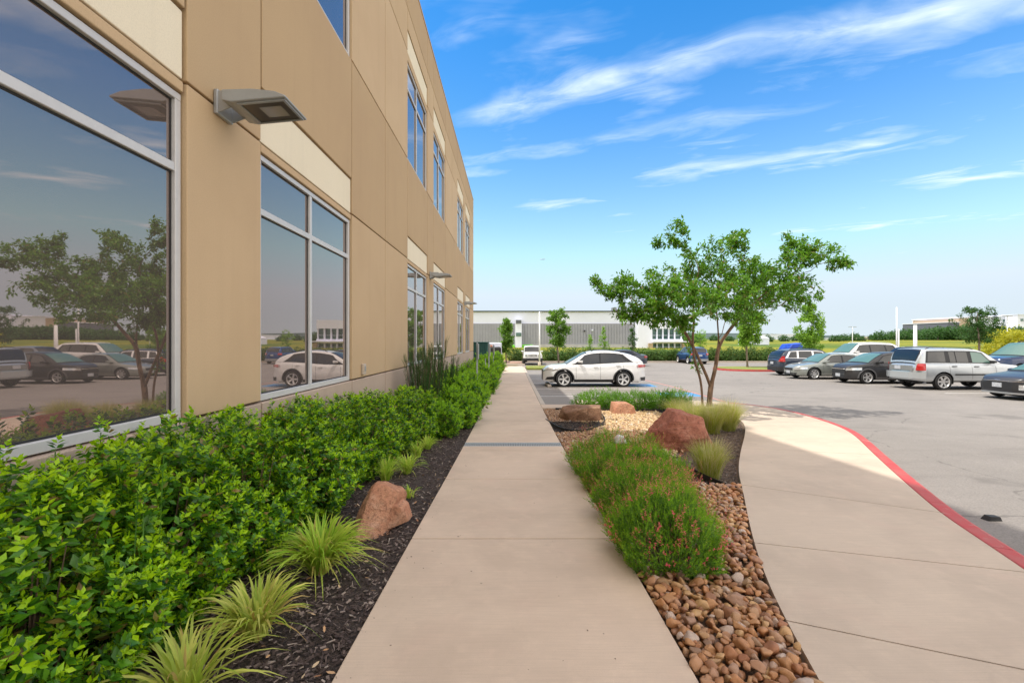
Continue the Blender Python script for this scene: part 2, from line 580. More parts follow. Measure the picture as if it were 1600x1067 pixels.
# parking lot
XS = np.concatenate([np.linspace(.5, 60, 60)])
YS = np.concatenate([np.linspace(-20, 0, 8), np.arange(1, 49.6, 1.2)])
P = np.array([[(x, y, float(Lz(y))) for y in YS] for x in XS])
ma = bpy.data.materials.new('weathered_asphalt'); ma.use_nodes = True
t = NT(ma.node_tree); b = ma.node_tree.nodes['Principled BSDF']; b.inputs['Roughness'].default_value = .88
b.inputs['Specular IOR Level'].default_value = .3
geo = t.node('ShaderNodeNewGeometry').outputs['Position']
big = t.noise(geo, .16, 6, .62, .8); mid = t.noise(geo, 1.4, 6, .7); fin = t.noise(geo, 55, 3, .75); fin2 = t.noise(geo, 14, 3, .7)
mp = t.node('ShaderNodeMapping'); mp.inputs['Scale'].default_value = (.35, 1.6, 1); mp.inputs['Rotation'].default_value = (0, 0, .35)
t.link(geo, mp.inputs[0]); strk = t.noise(mp.outputs[0], 1.0, 5, .65, .5)
c = t.mix(t.smooth(big, .3, .7), (.25, .228, .21), (.305, .278, .255))
c = t.mix(t.m('MULTIPLY', t.smooth(mid, .4, .75), .45), c, (.205, .186, .172))
c = t.mix(t.m('MULTIPLY', t.smooth(strk, .50, .75), .6), c, (.165, .15, .14))
c = t.mix(t.m('MULTIPLY', t.smooth(fin, .38, .66), .62), c, (.15, .137, .128))
c = t.mix(t.m('MULTIPLY', t.smooth(fin2, .55, .8), .3), c, (.36, .33, .31))
wv = t.node('ShaderNodeTexVoronoi'); wv.feature = 'DISTANCE_TO_EDGE'; wv.inputs['Scale'].default_value = .14
wrp = t.node('ShaderNodeVectorMath'); wrp.operation = 'ADD'
nn = t.node('ShaderNodeTexNoise'); nn.inputs['Scale'].default_value = .8; nn.inputs['Detail'].default_value = 6
t.link(geo, nn.inputs['Vector']); t.link(geo, wrp.inputs[0]); t.link(nn.outputs['Color'], wrp.inputs[1]); t.link(wrp.outputs[0], wv.inputs['Vector'])
crack = t.m('MULTIPLY', t.smooth(wv.outputs['Distance'], .0035, .0012), t.smooth(mid, .42, .55))
c = t.mix(t.m('MULTIPLY', crack, .45), c, (.07, .065, .06))
oil = t.noise(geo, .55, 3, .5, .3)
c = t.mix(t.m('MULTIPLY', t.smooth(oil, .66, .74), .4), c, (.09, .083, .078))
t.link(c, b.inputs['Base Color'])
bn = t.node('ShaderNodeBump'); bn.inputs['Strength'].default_value = .5; bn.inputs['Distance'].default_value = .006
t.link(t.m('ADD', fin, fin2), bn.inputs['Height']); t.link(bn.outputs[0], b.inputs['Normal'])
M['asphalt'] = ma
lot = tag(MB().grid(P).build('parking_lot', ma, smooth=True), kind='structure')
# near planting beds' soil
def mulchmat(name, c1, c2, sc=45):
    m_ = bpy.data.materials.new(name); m_.use_nodes = True
    t = NT(m_.node_tree); b = m_.node_tree.nodes['Principled BSDF']; b.inputs['Roughness'].default_value = .9
    co = t.node('ShaderNodeNewGeometry').outputs['Position']
    a_ = t.noise(co, sc, 5, .7, .8); z_ = t.noise(co, 4, 3)
    t.link(t.mix(t.smooth(a_, .35, .7), c1, c2), b.inputs['Base Color'])
    bn = t.node('ShaderNodeBump'); bn.inputs['Strength'].default_value = 1.0; bn.inputs['Distance'].default_value = .025
    t.link(a_, bn.inputs['Height']); t.link(bn.outputs[0], b.inputs['Normal'])
    return m_


M['mulch'] = mulchmat('dark_mulch', (.035, .024, .020), (.11, .08, .068))
M['soil'] = mulchmat('brown_soil', (.12, .075, .05), (.26, .17, .11), 60)


def sheet(name, xa, xb, y0, y1, off, m_, ny=30, nx=4, bumpy=0.0):
    """xa, xb functions of y"""
    P = []
    for y in np.linspace(y0, y1, ny):
        a_, b_ = xa(y), xb(y)
        P.append([(a_ + (b_ - a_) * s, y, float(G(y)) + off + bumpy * noise.noise(Vector((a_ + (b_ - a_) * s, y, 0)) * 2.3)) for s in np.linspace(0, 1, nx)])
    return tag(MB().grid(np.array(P), flip=True).build(name, m_, smooth=True), kind='structure')


WL, WR = -.84, .87
sheet('planting_bed', lambda y: -2.62, lambda y: WL - .005, -1.5, 36, -.03, M['mulch'], 60, 12, .02)

# main walk: concrete slabs
walk = tag(bpy.data.objects.new('sidewalk', None), kind='structure'); COL.objects.link(walk)


def slab(y0, y1, x0=WL, x1=WR, m_=None, top=0.0, th=.14, parent=walk, name='slab', bev=.006):
    n = max(2, int((y1 - y0) / .5) + 1)
    Y = np.linspace(y0, y1, n)
    b_ = MB()
    V = []
    for y in Y:
        z = float(G(y)) + top
        V += [(x0, y, z - th), (x1, y, z - th), (x1, y, z), (x0, y, z)]
    Fq = []
    for i in range(n - 1):
        a_ = i * 4; c_ = a_ + 4
        Fq += [(a_ + 3, a_ + 2, c_ + 2, c_ + 3), (a_ + 1, c_ + 1, c_ + 2, a_ + 2), (a_, a_ + 3, c_ + 3, c_)]
    Fq += [(0, 1, 2, 3), ((n - 1) * 4, (n - 1) * 4 + 3, (n - 1) * 4 + 2, (n - 1) * 4 + 1)]
    b_.add(V, np.array(Fq))
    return b_.build(name, m_ or M['walk'], parent, bevel=bev)


js = [-1.93, -.06, 1.81, 3.69, 5.56, 7.27, 7.64]
gap = .006
for a_, c_ in zip(js[:-1], js[1:]):
    slab(a_ + gap, c_ - gap)
slab(7.93, 8.95 - gap)
yy = 8.95
while yy < 36:
    slab(yy + gap, yy + 1.49 - gap); yy += 1.49
b_ = MB()
P = np.array([[(x, y, float(G(y)) - .03) for y in np.arange(-1.9, 36.5, 1)] for x in (WL + .02, WR - .02)])
b_.grid(P).build('joint_bed', M['grout'], walk)
# steel trench drain across the walk
dr = thing('trench_drain', 'narrow steel trench drain grate set across the concrete walk', 'drain grate', (0, 7.785, float(G(7.785))))
b_ = MB().box(WL, WR, -.14, -.115, -.05, .001).box(WL, WR, .115, .14, -.05, .001)
for k in range(0, 57):
    x = WL + .015 + k * .03
    b_.box(x - .009, x + .009, -.115, .115, -.02, .0)
b_.build('grate', M['steel'], dr)
MB().box(WL, WR, -.11, .11, -.09, -.06).build('channel', M['dark'], dr)
# cross walk at the far end and kerb beside the stalls
kst = tag(bpy.data.objects.new('kerb', None), kind='structure'); COL.objects.link(kst)
for y0 in np.arange(13.6, 35.9, 3.0):
    slab(y0 + .004, min(y0 + 2.996, 36.0), WR + .006, WR + .16, M['kerb'], .0, .16, kst, 'kerb_stone', .015)
slab(36.1, 36.3, -8, 9.0, M['kerb'], .0, .16, kst, 'kerb_stone', .015)

# ---- island and right-hand walk
Lpx = [(1215, 945), (1178, 852), (1160, 762), (1153, 735), (1157, 705), (1164, 680), (1165, 666), (1158, 656), (1135, 644)]
Lw = [np.array([1.02, .6]), np.array([1.22, 1.35]), np.array([1.42, 2.0])] + [at(*p) for p in Lpx]
Lw += [np.array([5.75, 13.15]), np.array([4.6, 13.75]), np.array([2.1, 13.75])]
Rpx = [(1587, 880), (1521, 836), (1469, 801), (1416, 755), (1395, 736.5), (1364, 708), (1337, 681), (1316, 668), (1280, 655), (1232, 642), (1180, 633)]
Rw = [np.array([2.3, .0]), np.array([2.75, 1.3]), np.array([3.2, 2.2])] + [at(*p) for p in Rpx]
Rw += [np.array([6.6, 14.2]), np.array([5.2, 14.75]), np.array([2.1, 14.75])]


def resample(pts, n, sm=2):
    P = np.array(pts)
    for _ in range(sm):
        Q = [P[0]]
        for a_, c_ in zip(P[:-1], P[1:]):
            Q += [a_ * .75 + c_ * .25, a_ * .25 + c_ * .75]
        Q.append(P[-1]); P = np.array(Q)
    d = np.concatenate([[0], np.cumsum(np.linalg.norm(np.diff(P, axis=0), axis=1))])
    s = np.linspace(0, d[-1], n)
    return np.stack([np.interp(s, d, P[:, k]) for k in range(2)], 1)


NL = 121
Lc, Rc = resample(Lw, NL), resample(Rw, NL)


def near_i(curve, p):
    return int(np.argmin(np.linalg.norm(curve - p, axis=1)))


cuts = [(0, 0), (near_i(Lc, at(1222, 965)), near_i(Rc, np.array([3.1, 1.9])))]
for lp, rp in (((1178, 852), (1600, 892)), ((1160, 757), (1469, 801)), ((1162, 700), (1372, 712)), ((1163, 662), (1290, 658))):
    cuts.append((near_i(Lc, at(*lp)), near_i(Rc, at(*rp))))
cuts += [(near_i(Lc, np.array([5.6, 13.3])), near_i(Rc, np.array([6.9, 13.9]))), (near_i(Lc, np.array([3.9, 13.75])), near_i(Rc, np.array([3.9, 14.75]))), (NL - 1, NL - 1)]
rwalk = tag(bpy.data.objects.new('curved_walk', None), kind='structure'); COL.objects.link(rwalk)
for (l0, r0), (l1, r1) in zip(cuts[:-1], cuts[1:]):
    n = 14
    la = np.stack([np.interp(np.linspace(l0, l1, n), np.arange(NL), Lc[:, k]) for k in range(2)], 1)
    ra = np.stack([np.interp(np.linspace(r0, r1, n), np.arange(NL), Rc[:, k]) for k in range(2)], 1)
    # narrow joints
    e = .006 / max(.5, np.linalg.norm(la[-1] - la[0]))
    T = np.linspace(0, 1, 9)
    P = la[:, None, :] * (1 - T)[None, :, None] + ra[:, None, :] * T[None, :, None]
    P[0] += (P[1] - P[0]) * .006 / np.maximum(.02, np.linalg.norm(P[1] - P[0], axis=1))[:, None]
    P[-1] += (P[-2] - P[-1]) * .006 / np.maximum(.02, np.linalg.norm(P[-2] - P[-1], axis=1))[:, None]
    Z = G(P[..., 1])
    top = np.concatenate([P, Z[..., None]], 2)
    b_ = MB().grid(top, flip=True)
    ring = np.concatenate([top[:, 0], top[-1, 1:], top[::-1, -1][1:], top[0, ::-1][1:]])
    low = ring - np.array([0, 0, .14])
    b_.grid(np.stack([ring, low], 1))
    b_.build('slab', M['pale_walk'], rwalk)
b_ = MB()
T = np.linspace(0.01, .99, 5)
P = Lc[:, None, :] * (1 - T)[None, :, None] + Rc[:, None, :] * T[None, :, None]
b_.grid(np.concatenate([P, (G(P[..., 1]) - .03)[..., None]], 2), flip=True).build('joint_bed', M['grout'], rwalk)

# red kerb around it
def offset_curve(c, d):
    T_ = np.gradient(c, axis=0); T_ /= np.linalg.norm(T_, axis=1)[:, None]
    return c + d * np.stack([T_[:, 1], -T_[:, 0]], 1)


i1 = near_i(Rc, np.array([6.85, 14.0]))
def kerb_run(idx0, idx1, m_, name, joints=8):
    segs = np.linspace(idx0, idx1, joints + 1)
    for s0, s1 in zip(segs[:-1], segs[1:]):
        n = 16
        ss = np.linspace(s0, s1, n)
        ss[0] += .02; ss[-1] -= .02
        prof = []
        for d, dz in ((.008, -.12), (.008, -.004), (.018, .001), (.125, 0), (.155, -.012), (.17, -.04), (.185, -.16)):
            oc = offset_curve(Rc, d)
            q = np.stack([np.interp(ss, np.arange(NL), oc[:, k]) for k in range(2)], 1)
            prof.append(np.concatenate([q, (G(q[:, 1]) + dz)[:, None]], 1))
        b_ = MB().grid(np.stack(prof, 1), flip=False)
        V = np.stack(prof, 1)
        b_.add(V[0], [tuple(range(7))]); b_.add(V[-1], [tuple(range(7))[::-1]])
        b_.build(name, m_, kst, smooth=False)


kerb_run(0, i1, M['red'], 'red_kerb_stone', 12)
kerb_run(i1, NL - 1, M['kerb'], 'kerb_stone', 4)

# concrete pad between main walk and stalls
slab(12.75, 13.55, WR + .006, 2.08, M['walk'], .0, .14, walk, 'slab', .006)

# island soil (covers between main walk and curved walk)
def islx_slow(y):
    m_ = Lc[:, 1]
    k = np.argmax(Lc[:, 0] > 4.95)
    return float(np.interp(y, np.concatenate([m_[:near_i(Lc, at(1158, 656)) + 1], [13.2]]), np.concatenate([Lc[:near_i(Lc, at(1158, 656)) + 1, 0], [5.6]])))


_iy = np.linspace(0, 14, 561)
_ix = np.array([islx_slow(v) for v in _iy])


def islx(y):
    return float(np.interp(y, _iy, _ix))


sheet('island_bed', lambda y: WR + .004, lambda y: islx(y) - .008, .7, 12.7, -.075, M['soil'], 60, 14, .015)
sheet('island_bed', lambda y: 2.1, lambda y: min(5.7, islx(y)) - .01, 12.7, 13.72, -.073, M['mulch'], 8, 10, .01)


def edge_strip(pts, label, h=.06):
    P = resample(pts, 50)
    z = G(P[:, 1])
    oc = offset_curve(P, .012)
    prof = [np.concatenate([P, (z - .1)[:, None]], 1), np.concatenate([P, (z + h - .04)[:, None]], 1), np.concatenate([oc, (z + h - .04)[:, None]], 1), np.concatenate([oc, (z - .1)[:, None]], 1)]
    o = MB().grid(np.stack(prof, 1)).build('garden_edging', M['edging'])
    return tag(o, label, 'edging')


edge_strip([at(1062, 722), at(1085, 735), at(1120, 752), at(1156, 764)], 'black edging between the river stones and the mulch below the feather grass')
edge_strip([at(853, 655), at(880, 672), at(915, 672), at(938, 664), at(946, 655), at(940, 647)], 'black edging curved around the flat brown boulder')
edge_strip([at(868, 638), at(935, 640), at(1000, 640), at(1065, 640)], 'black edging running in front of the low green shrubs')

# ---- paint on the lot
M['white_paint'] = mat('white_paint', (.72, .70, .67), .7, var=.2, vscale=12, col2=(.42, .40, .38))
M['red_paint'] = mat('red_line_paint', (.50, .22, .19), .7, var=.2, vscale=9)
M['blue_paint'] = mat('blue_paint', (.05, .22, .48), .6, var=.2, vscale=6, col2=(.10, .30, .55))


def lotz(y): return float(Lz(y))


def strip(pts, w, m_, name='painted_line', off=.004):
    P = np.array(pts, float)
    n = max(2, int(np.linalg.norm(P[-1] - P[0]) / .6) + 1)
    d = np.concatenate([[0], np.cumsum(np.linalg.norm(np.diff(P, axis=0), axis=1))])
    P = np.stack([np.interp(np.linspace(0, d[-1], n), d, P[:, k]) for k in range(2)], 1)
    a_, c_ = offset_curve(P, -w / 2), offset_curve(P, w / 2)
    z = Lz(P[:, 1]) + off
    return tag(MB().grid(np.stack([np.c_[a_, z], np.c_[c_, z]], 1), flip=False).build(name, m_), kind='structure')


for y in (16.9, 19.85, 22.8, 25.6, 28.4, 31.2):
    strip([(1.05, y), (6.2, y)], .10, M['white_paint'])
for y in (18.0, 21.5, 24.4, 27.2, 30.1, 14.3):
    strip([(17.4 + (20 - y) * .12, y), (22.6, y)], .10, M['white_paint'])
strip([at(1000, 592, -.13), at(1050, 604, -.13), at(1096, 617, -.13), (7.35, 15.2)], .10, M['red_paint'])


def ada(cx, cy, s):
    z = lotz(cy)
    MBx = MB().add([(cx - s, cy - s, z + .005), (cx + s, cy - s, z + .005), (cx + s, cy + s, z + .005), (cx - s, cy + s, z + .005)], [(0, 1, 2, 3)])
    sq = tag(MBx.build('painted_symbol', M['blue_paint']), 'blue square with a white wheelchair symbol painted beside the %s' % ('low green shrubs' if cy < 18.5 else 'white crossover'), 'painted sign')
    # wheelchair symbol lying on the ground: head, back, seat, leg, wheel ring
    k = s * .75
    b_ = MB()
    def bar(x0, y0, x1, y1, w):
        d = np.array([x1 - x0, y1 - y0]); d /= np.linalg.norm(d); nn_ = np.array([-d[1], d[0]]) * w / 2
        V = [(cx + k * (x0 + nn_[0]), cy + k * (y0 + nn_[1]), z + .009), (cx + k * (x0 - nn_[0]), cy + k * (y0 - nn_[1]), z + .009),
             (cx + k * (x1 - nn_[0]), cy + k * (y1 - nn_[1]), z + .009), (cx + k * (x1 + nn_[0]), cy + k * (y1 + nn_[1]), z + .009)]
        b_.add(V, [(0, 1, 2, 3)])
    bar(-.1, .55, -.1, 0, .16); bar(-.1, .3, .25, .3, .12); bar(-.1, 0, .35, 0, .16); bar(.35, .05, .55, -.5, .15); bar(.5, -.5, .75, -.42, .12)
    a = np.linspace(R(120), R(360), 20)
    for u, v in zip(a[:-1], a[1:]):
        bar(-.02 + .48 * math.cos(u), -.22 + .48 * math.sin(u), -.02 + .48 * math.cos(v), -.22 + .48 * math.sin(v), .13)
    a = np.linspace(0, 2 * math.pi, 13)[:-1]
    b_.add([(cx + k * (-.1 + .13 * math.cos(u)), cy + k * (.78 + .13 * math.sin(u)), z + .009) for u in a], [tuple(range(12))])
    b_.build('symbol', M['white_paint'], sq)


ada(6.6, 17.4, .75)
ada(6.25, 21.5, .65)

# ================================================================ OFFICE BUILDING
WX = -2.45                       # face of the wall panels
bld = thing('office_building', 'two storey tan stucco office building with mirrored windows along the walk', 'building', (WX, 13, -.3))
bo = np.array([WX, 13, -.3])


def bpart(b_, name, m_, parent=bld, bevel=0):
    b_.V = [v - bo for v in b_.V]
    return b_.build(name, m_, parent, bevel=bevel)


Y0, Y1 = -7.0, 28.0
bpart(MB().box(WX - 9, WX - .11, Y0, Y1, -.8, 10.35), 'wall_core', M['tan2'])
wins = []
for k in range(-1, 3):
    s = 4.32 + 9.5 * k
    wins += [(s - 3.44, s - 1.0), (s, s + 2.44)]
wins = [w for w in wins if w[0] > Y0 and w[1] < Y1]
SILL1, HEAD1, CR0, CR1 = .99, 3.43, 3.53, 4.06
SILL2, HEAD2, CS0, CS1 = 5.88, 8.20, 8.40, 8.92
joints = [Y0]
for k in range(-1, 3):
    s = 4.32 + 9.5 * k
    joints += [s - 3.44, s - 1.0, s, s + 2.44, s + 4.22]
joints = sorted(set([j for j in joints if Y0 < j < Y1] + [Y0, Y1]))
RG = .011                                                   # half width of a reveal


def panel(y0, y1, z0, z1, m_, proud=0.0):
    b_ = MB().box(WX - .115, WX + proud, y0 + RG, y1 - RG, z0 + RG, z1 - RG)
    return bpart(b_, 'wall_panel', m_, bevel=.008)


def is_win(a_, c_):
    return any(abs(a_ - w[0]) < .05 for w in wins)


for a_, c_ in zip(joints[:-1], joints[1:]):
    w = is_win(a_, c_)
    panel(a_, c_, -.75, SILL1, M['base'], .004)
    if w:
        panel(a_, c_, CR0, CR1, M['cream'], -.02)
        panel(a_, c_, HEAD1 + .0, CR0, M['tan'], -.012)
        panel(a_, c_, CR1, SILL2, M['tan2'])
        panel(a_, c_, HEAD2, CS0, M['tan'], -.012)
        panel(a_, c_, CS0, CS1, M['cream'], -.02)
        panel(a_, c_, CS1, 9.42, M['tan'])
    else:
        panel(a_, c_, SILL1, CR0, M['tan'])
        panel(a_, c_, CR0, SILL2, M['tan2'])
        panel(a_, c_, SILL2, CS0, M['tan3'])
        panel(a_, c_, CS0, 9.42, M['tan'])
    panel(a_, c_, 9.42, 10.5, M['tan2'])
bpart(MB().box(WX - .35, WX + .012, Y0, Y1 + .01, 10.5, 10.56), 'parapet_cap', M['tan2'], bevel=.008)
# end wall panels
for a_, c_ in ((-8.9, -5.9), (-5.9, -2.6)):
    for z0, z1, mm in ((-.75, .99, 'base'), (.99, 5.88, 'tan'), (5.88, 10.5, 'tan2')):
        b_ = MB().box(WX + a_ + 2.6 + RG - .0, WX + c_ + 2.6 - RG - .01, Y1 - .01, Y1 + .06, z0 + RG, z1 - RG)
        bpart(b_, 'wall_panel', M[mm], bevel=.008)

winc = 0
for (a_, c_) in wins:
    for (z0, z1, tr) in ((SILL1, HEAD1, 2.87), (SILL2, HEAD2, 7.62)):
        fr = MB()
        e = .055; xo, xi = WX - .035, WX - .11
        A, Cc = a_ + .004, c_ - .004
        fr.box(xi, xo, A, Cc, z0 + .002, z0 + e + .01)
        fr.box(xi, xo, A, Cc, z1 - e, z1 - .002)
        fr.box(xi, xo - .001, A, A + e, z0 + e + .01, z1 - e)
        fr.box(xi, xo - .001, Cc - e, Cc, z0 + e + .01, z1 - e)
        mid = (a_ + c_) / 2
        mid = a_ + (1.15 if abs(a_ - .88) > .1 else 1.15)
        if abs(a_ - .88) > .1:
            fr.box(xi, xo - .004, mid - .028, mid + .028, z0 + e + .01, z1 - e)
        fr.box(xi, xo - .006, A + e, Cc - e, tr - .032, tr + .032)
        f_ = bpart(fr, 'window_frame', M['alu'])
        f_.modifiers.new('bevel', 'BEVEL').width = .004
        mids = [(A + e, mid - .028), (mid + .028, Cc - e)] if abs(a_ - .88) > .1 else [(A + e, Cc - e)]
        for (p0, p1) in mids:
            for (q0, q1) in ((z0 + e + .01, tr - .032), (tr + .032, z1 - e)):
                gk = MB()
                g_ = .012; xg = xo - .030
                gk.box(xg - .01, xg, p0, p1, q0, q0 + g_); gk.box(xg - .01, xg, p0, p1, q1 - g_, q1)
                gk.box(xg - .01, xg, p0, p0 + g_, q0 + g_, q1 - g_); gk.box(xg - .01, xg, p1 - g_, p1, q0 + g_, q1 - g_)
                gk.V = [v - bo for v in gk.V]
                gk.build('gasket', M['gasket'], f_)
                pn = MB().box(xg - .012, xg - .006, p0 + .001, p1 - .001, q0 + .001, q1 - .001)
                pn.V = [v - bo for v in pn.V]
                pn.build('pane', M['glass'], f_)

# taller part of the building, above and behind the camera
tw = thing('tall_wing', 'taller tan wing of the office building rising behind the camera position', 'building', (-7, -3, 10.6))
tb = MB().box(WX - 9, WX - .002, -7, 7.5, 10.57, 17.4)
tb.V = [v - np.array([-7, -3, 10.6]) for v in tb.V]
tb.build('wall', M['tan'], tw)
tb = MB().box(WX - 9.05, WX + .03, -7.05, 7.53, 17.4, 17.5)
tb.V = [v - np.array([-7, -3, 10.6]) for v in tb.V]
tb.build('parapet_cap', M['tan2'], tw)

# wall lights
M['led'] = mat('lamp_lens', (.30, .28, .24), .12, .0, spec=.8)
M['lamp_inside'] = mat('lamp_reflector', (.10, .085, .065), .3, .7)


def wall_light(y, label, first=None):
    r_ = thing('wall_light', label, 'wall light', (WX + .004, y, 3.55), 0, 'wall lights on the office building')
    if first:
        for ch in first.children: copy_tree(ch, r_)
        return r_
    # wall plate and arm
    MB().box(0, .035, -.105, .105, -.10, .10).build('wall_plate', M['metal_grey'], r_, bevel=.008)
    for s in (-1, 1):
        b_ = MB()
        V = []
        for y_ in (s * .098, s * .088):
            V += [(.03, y_, .085), (.26, y_, .085), (.275, y_, .045), (.26, y_, -.0), (.05, y_, -.085), (.03, y_, -.085)]
        b_.add(V, [(0, 1, 2, 3, 4, 5), (11, 10, 9, 8, 7, 6)] + [(i, (i + 1) % 6 + 0, (i + 1) % 6 + 6, i + 6)[::-1] for i in range(6)])
        b_.build('bracket', M['metal_grey'], r_)
    MB().tube([(.245, -.112, .045), (.245, .112, .045)], .016, 12).build('bolt', M['black_metal'], r_)
    # wedge-shaped head: thick at the wall, thin at the outer end
    h0 = MB()
    x0, x1, hw = .12, .63, .19
    top = [(x0, .045), (.36, .052), (.54, .034), (x1, .0)]
    bot = [(x1, -.015), (.40, -.035), (x0 + .08, -.055), (x0, -.04)]
    ring = top + bot
    V = [(x, -hw, z) for x, z in ring] + [(x, hw, z) for x, z in ring]
    n = len(ring)
    F4 = [(i, i + n, (i + 1) % n + n, (i + 1) % n) for i in range(n)]
    h0.add(V, F4 + [tuple(range(n)), tuple(range(n, 2 * n))[::-1]])
    hd = h0.build('housing', M['metal_grey'], r_, bevel=.012)
    # recessed lens frame on the sloping underside
    def und(x): return np.interp(x, [x0 + .08, .40, x1], [-.055, -.035, -.015])
    fb = MB()
    for (xa, xb, ya, yb) in ((.23, .25, -.165, .165), (.595, .615, -.165, .165), (.25, .595, -.165, -.145), (.25, .595, .145, .165)):
        za, zb = float(und(xa)), float(und(xb))
        V = [(xa, ya, za - .012), (xb, ya, zb - .012), (xb, yb, zb - .012), (xa, yb, za - .012), (xa, ya, za + .003), (xb, ya, zb + .003), (xb, yb, zb + .003), (xa, yb, za + .003)]
        fb.add(V, BOXF)
    fb.build('lens_frame', M['metal_grey'], hd)
    za, zb = float(und(.25)) - .004, float(und(.595)) - .004
    MB().add([(.25, -.145, za), (.25, .145, za), (.595, .145, zb), (.595, -.145, zb)], [(0, 1, 2, 3)]).build('lens', M['lamp_inside'], hd)
    za, zb = float(und(.36)) - .006, float(und(.54)) - .006
    MB().add([(.36, -.08, za), (.36, .08, za), (.54, .08, zb), (.54, -.08, zb)], [(0, 1, 2, 3)]).build('lamp_panel', M['led'], hd)
    return r_


wl = wall_light(3.72, 'grey flat wall light with a bracket, nearest of three, above the hedge')
wall_light(13.2, 'grey wall light on the pier between the second pair of windows', wl)
wall_light(22.8, 'grey wall light on the pier near the far corner of the building', wl)

ob = thing('outlet_box', 'small beige weatherproof outlet box on the wall beyond the second window', 'outlet box', (WX + .004, 7.22, 1.13))
MB().box(0, .045, -.06, .06, -.085, .085).build('cover', mat('beige_plastic', (.50, .42, .34), .5), ob, bevel=.008)
MB().box(.0455, .055, -.025, .025, -.03, .05).build('lid', M['metal_grey'], ob, bevel=.004)

# ================================================================ FAR BUILDING
def wp(px, py, Y): return ((px - 800) / F * Y, EYE + (533.5 - py) / F * Y)


FY = 95.0
M['white_wall'] = mat('white_painted_wall', (.74, .765, .90), .8, var=.03, vscale=.3)
M['grey_siding'] = mat('grey_ribbed_siding', (.30, .30, .345), .6, var=.05, vscale=.4)
M['block'] = mat('pale_block', (.42, .41, .41), .9, var=.08, vscale=1.2)
M['lime'] = mat('lime_green_panel', (.22, .80, .03), .6)
M['far_glass'] = mat('far_glass', (.05, .12, .10), .08, .3, spec=1)
fx0, fx1 = -26.0, wp(992, 500, FY)[0]
fb_loc = np.array([0, FY, -.4])
far = thing('warehouse', 'long grey and white warehouse with lime green panels beyond the parking lot', 'building', tuple(fb_loc))


def fpart(b_, name, m_, parent=far):
    b_.V = [v - fb_loc for v in b_.V]
    return b_.build(name, m_, parent)


ztop = wp(0, 487, FY)[1]; zg1 = wp(0, 505.5, FY)[1]; zg0 = wp(0, 538, FY)[1]
fpart(MB().box(fx0, fx1, FY, FY + 30, zg1, ztop), 'upper_wall', M['white_wall'])
fpart(MB().box(fx0, fx1, FY - .15, FY + 30, zg0, zg1), 'backing_wall', M['grey_siding'])
b_ = MB()
x = fx0
while x < fx1 - 1:
    b_.box(x, x + .42, FY - .24, FY - .14, zg0, zg1); x += .6
o = fpart(b_, 'siding_ribs', M['grey_siding']); o['kind'] = 'stuff'
fpart(MB().box(fx0, fx1, FY - .3, FY + 30, -1.2, zg0), 'block_base', M['block'])
fpart(MB().box(fx0, fx1 + 1.2, FY - .35, FY + 30, ztop, ztop + .18), 'coping', M['black_metal'])
xa, xb = wp(805, 0, FY)[0], wp(815, 0, FY)[0]
fpart(MB().box(xa, xb, FY - 1.6, FY, .2, wp(0, 500, FY)[1]), 'stair_tower', M['white_wall'])
fpart(MB().box(xa + .15, xb - .1, FY - 1.72, FY - 1.6, wp(0, 506, FY)[1], wp(0, 500.5, FY)[1]), 'tower_sign', mat('slate_panel', (.10, .11, .13), .6))
fpart(MB().box(xa + .15, xb - .1, FY - 1.72, FY - 1.6, wp(0, 525.5, FY)[1], wp(0, 520, FY)[1]), 'tower_window', M['far_glass'])
for (pa, pb, ya, yb) in ((771, 783, 538.5, 553), (794, 804, 539, 553), (816, 832, 538.5, 548)):
    fpart(MB().box(wp(pa, 0, FY)[0], wp(pb, 0, FY)[0], FY - .7, FY - .3, wp(0, yb, FY)[1], wp(0, ya, FY)[1]), 'lime_panel', M['lime'])
# bright white office end with two floors of glass
xo0, xo1 = fx1, wp(1060, 0, FY)[0]
fpart(MB().box(xo0, wp(1013, 0, FY)[0], FY - 2.5, FY + 26, -1.2, wp(0, 486, FY)[1]), 'office_wall', M['white_wall'])
fpart(MB().box(wp(1013, 0, FY)[0], xo1, FY - 2.5, FY + 22, wp(0, 514, FY)[1], wp(0, 501, FY)[1]), 'fascia', M['white_wall'])
fpart(MB().box(wp(1013, 0, FY)[0], xo1, FY - 2.5, FY + 22, wp(0, 536.5, FY)[1], wp(0, 530, FY)[1]), 'spandrel', M['white_wall'])
fpart(MB().box(wp(1013, 0, FY)[0], xo1 + 1.0, FY - 3.6, FY - 2.5, wp(0, 534.5, FY)[1], wp(0, 533, FY)[1]), 'canopy', M['white_wall'])
fpart(MB().box(wp(1013, 0, FY)[0] + .1, xo1 - .3, FY - 1.9, FY + 21, -1.2, wp(0, 501, FY)[1]), 'glazed_core', M['far_glass'])
for px in (1013, 1021, 1030, 1039, 1048, 1058):
    x = wp(px, 0, FY)[0]
    fpart(MB().box(x - .12, x + .12, FY - 2.4, FY - 2.0, -1.2, wp(0, 514, FY)[1]), 'mullion', M['white_wall'])
for z_ in (524, 542):
    fpart(MB().box(wp(1013, 0, FY)[0], xo1, FY - 2.2, FY - 2.02, wp(0, z_ + .4, FY)[1], wp(0, z_, FY)[1]), 'transom', M['white_wall'])
M['stone'] = mat('tan_stone', (.42, .33, .22), .9, var=.25, vscale=2)
for px in (1007, 1058):
    x = wp(px, 0, FY)[0]
    fpart(MB().box(x, x + .9, FY - 2.9, FY - 2.5, -1.2, wp(0, 536, FY)[1]), 'stone_pier', M['stone'])
for px in (968, 975, 982, 988):
    x = wp(px, 0, FY)[0]
    fpart(MB().box(x, x + .8, FY + 6, FY + 8, ztop + .1, ztop + 1.0 + (px % 3) * .2), 'roof_unit', mat('roof_unit_grey', (.25, .26, .28), .6))
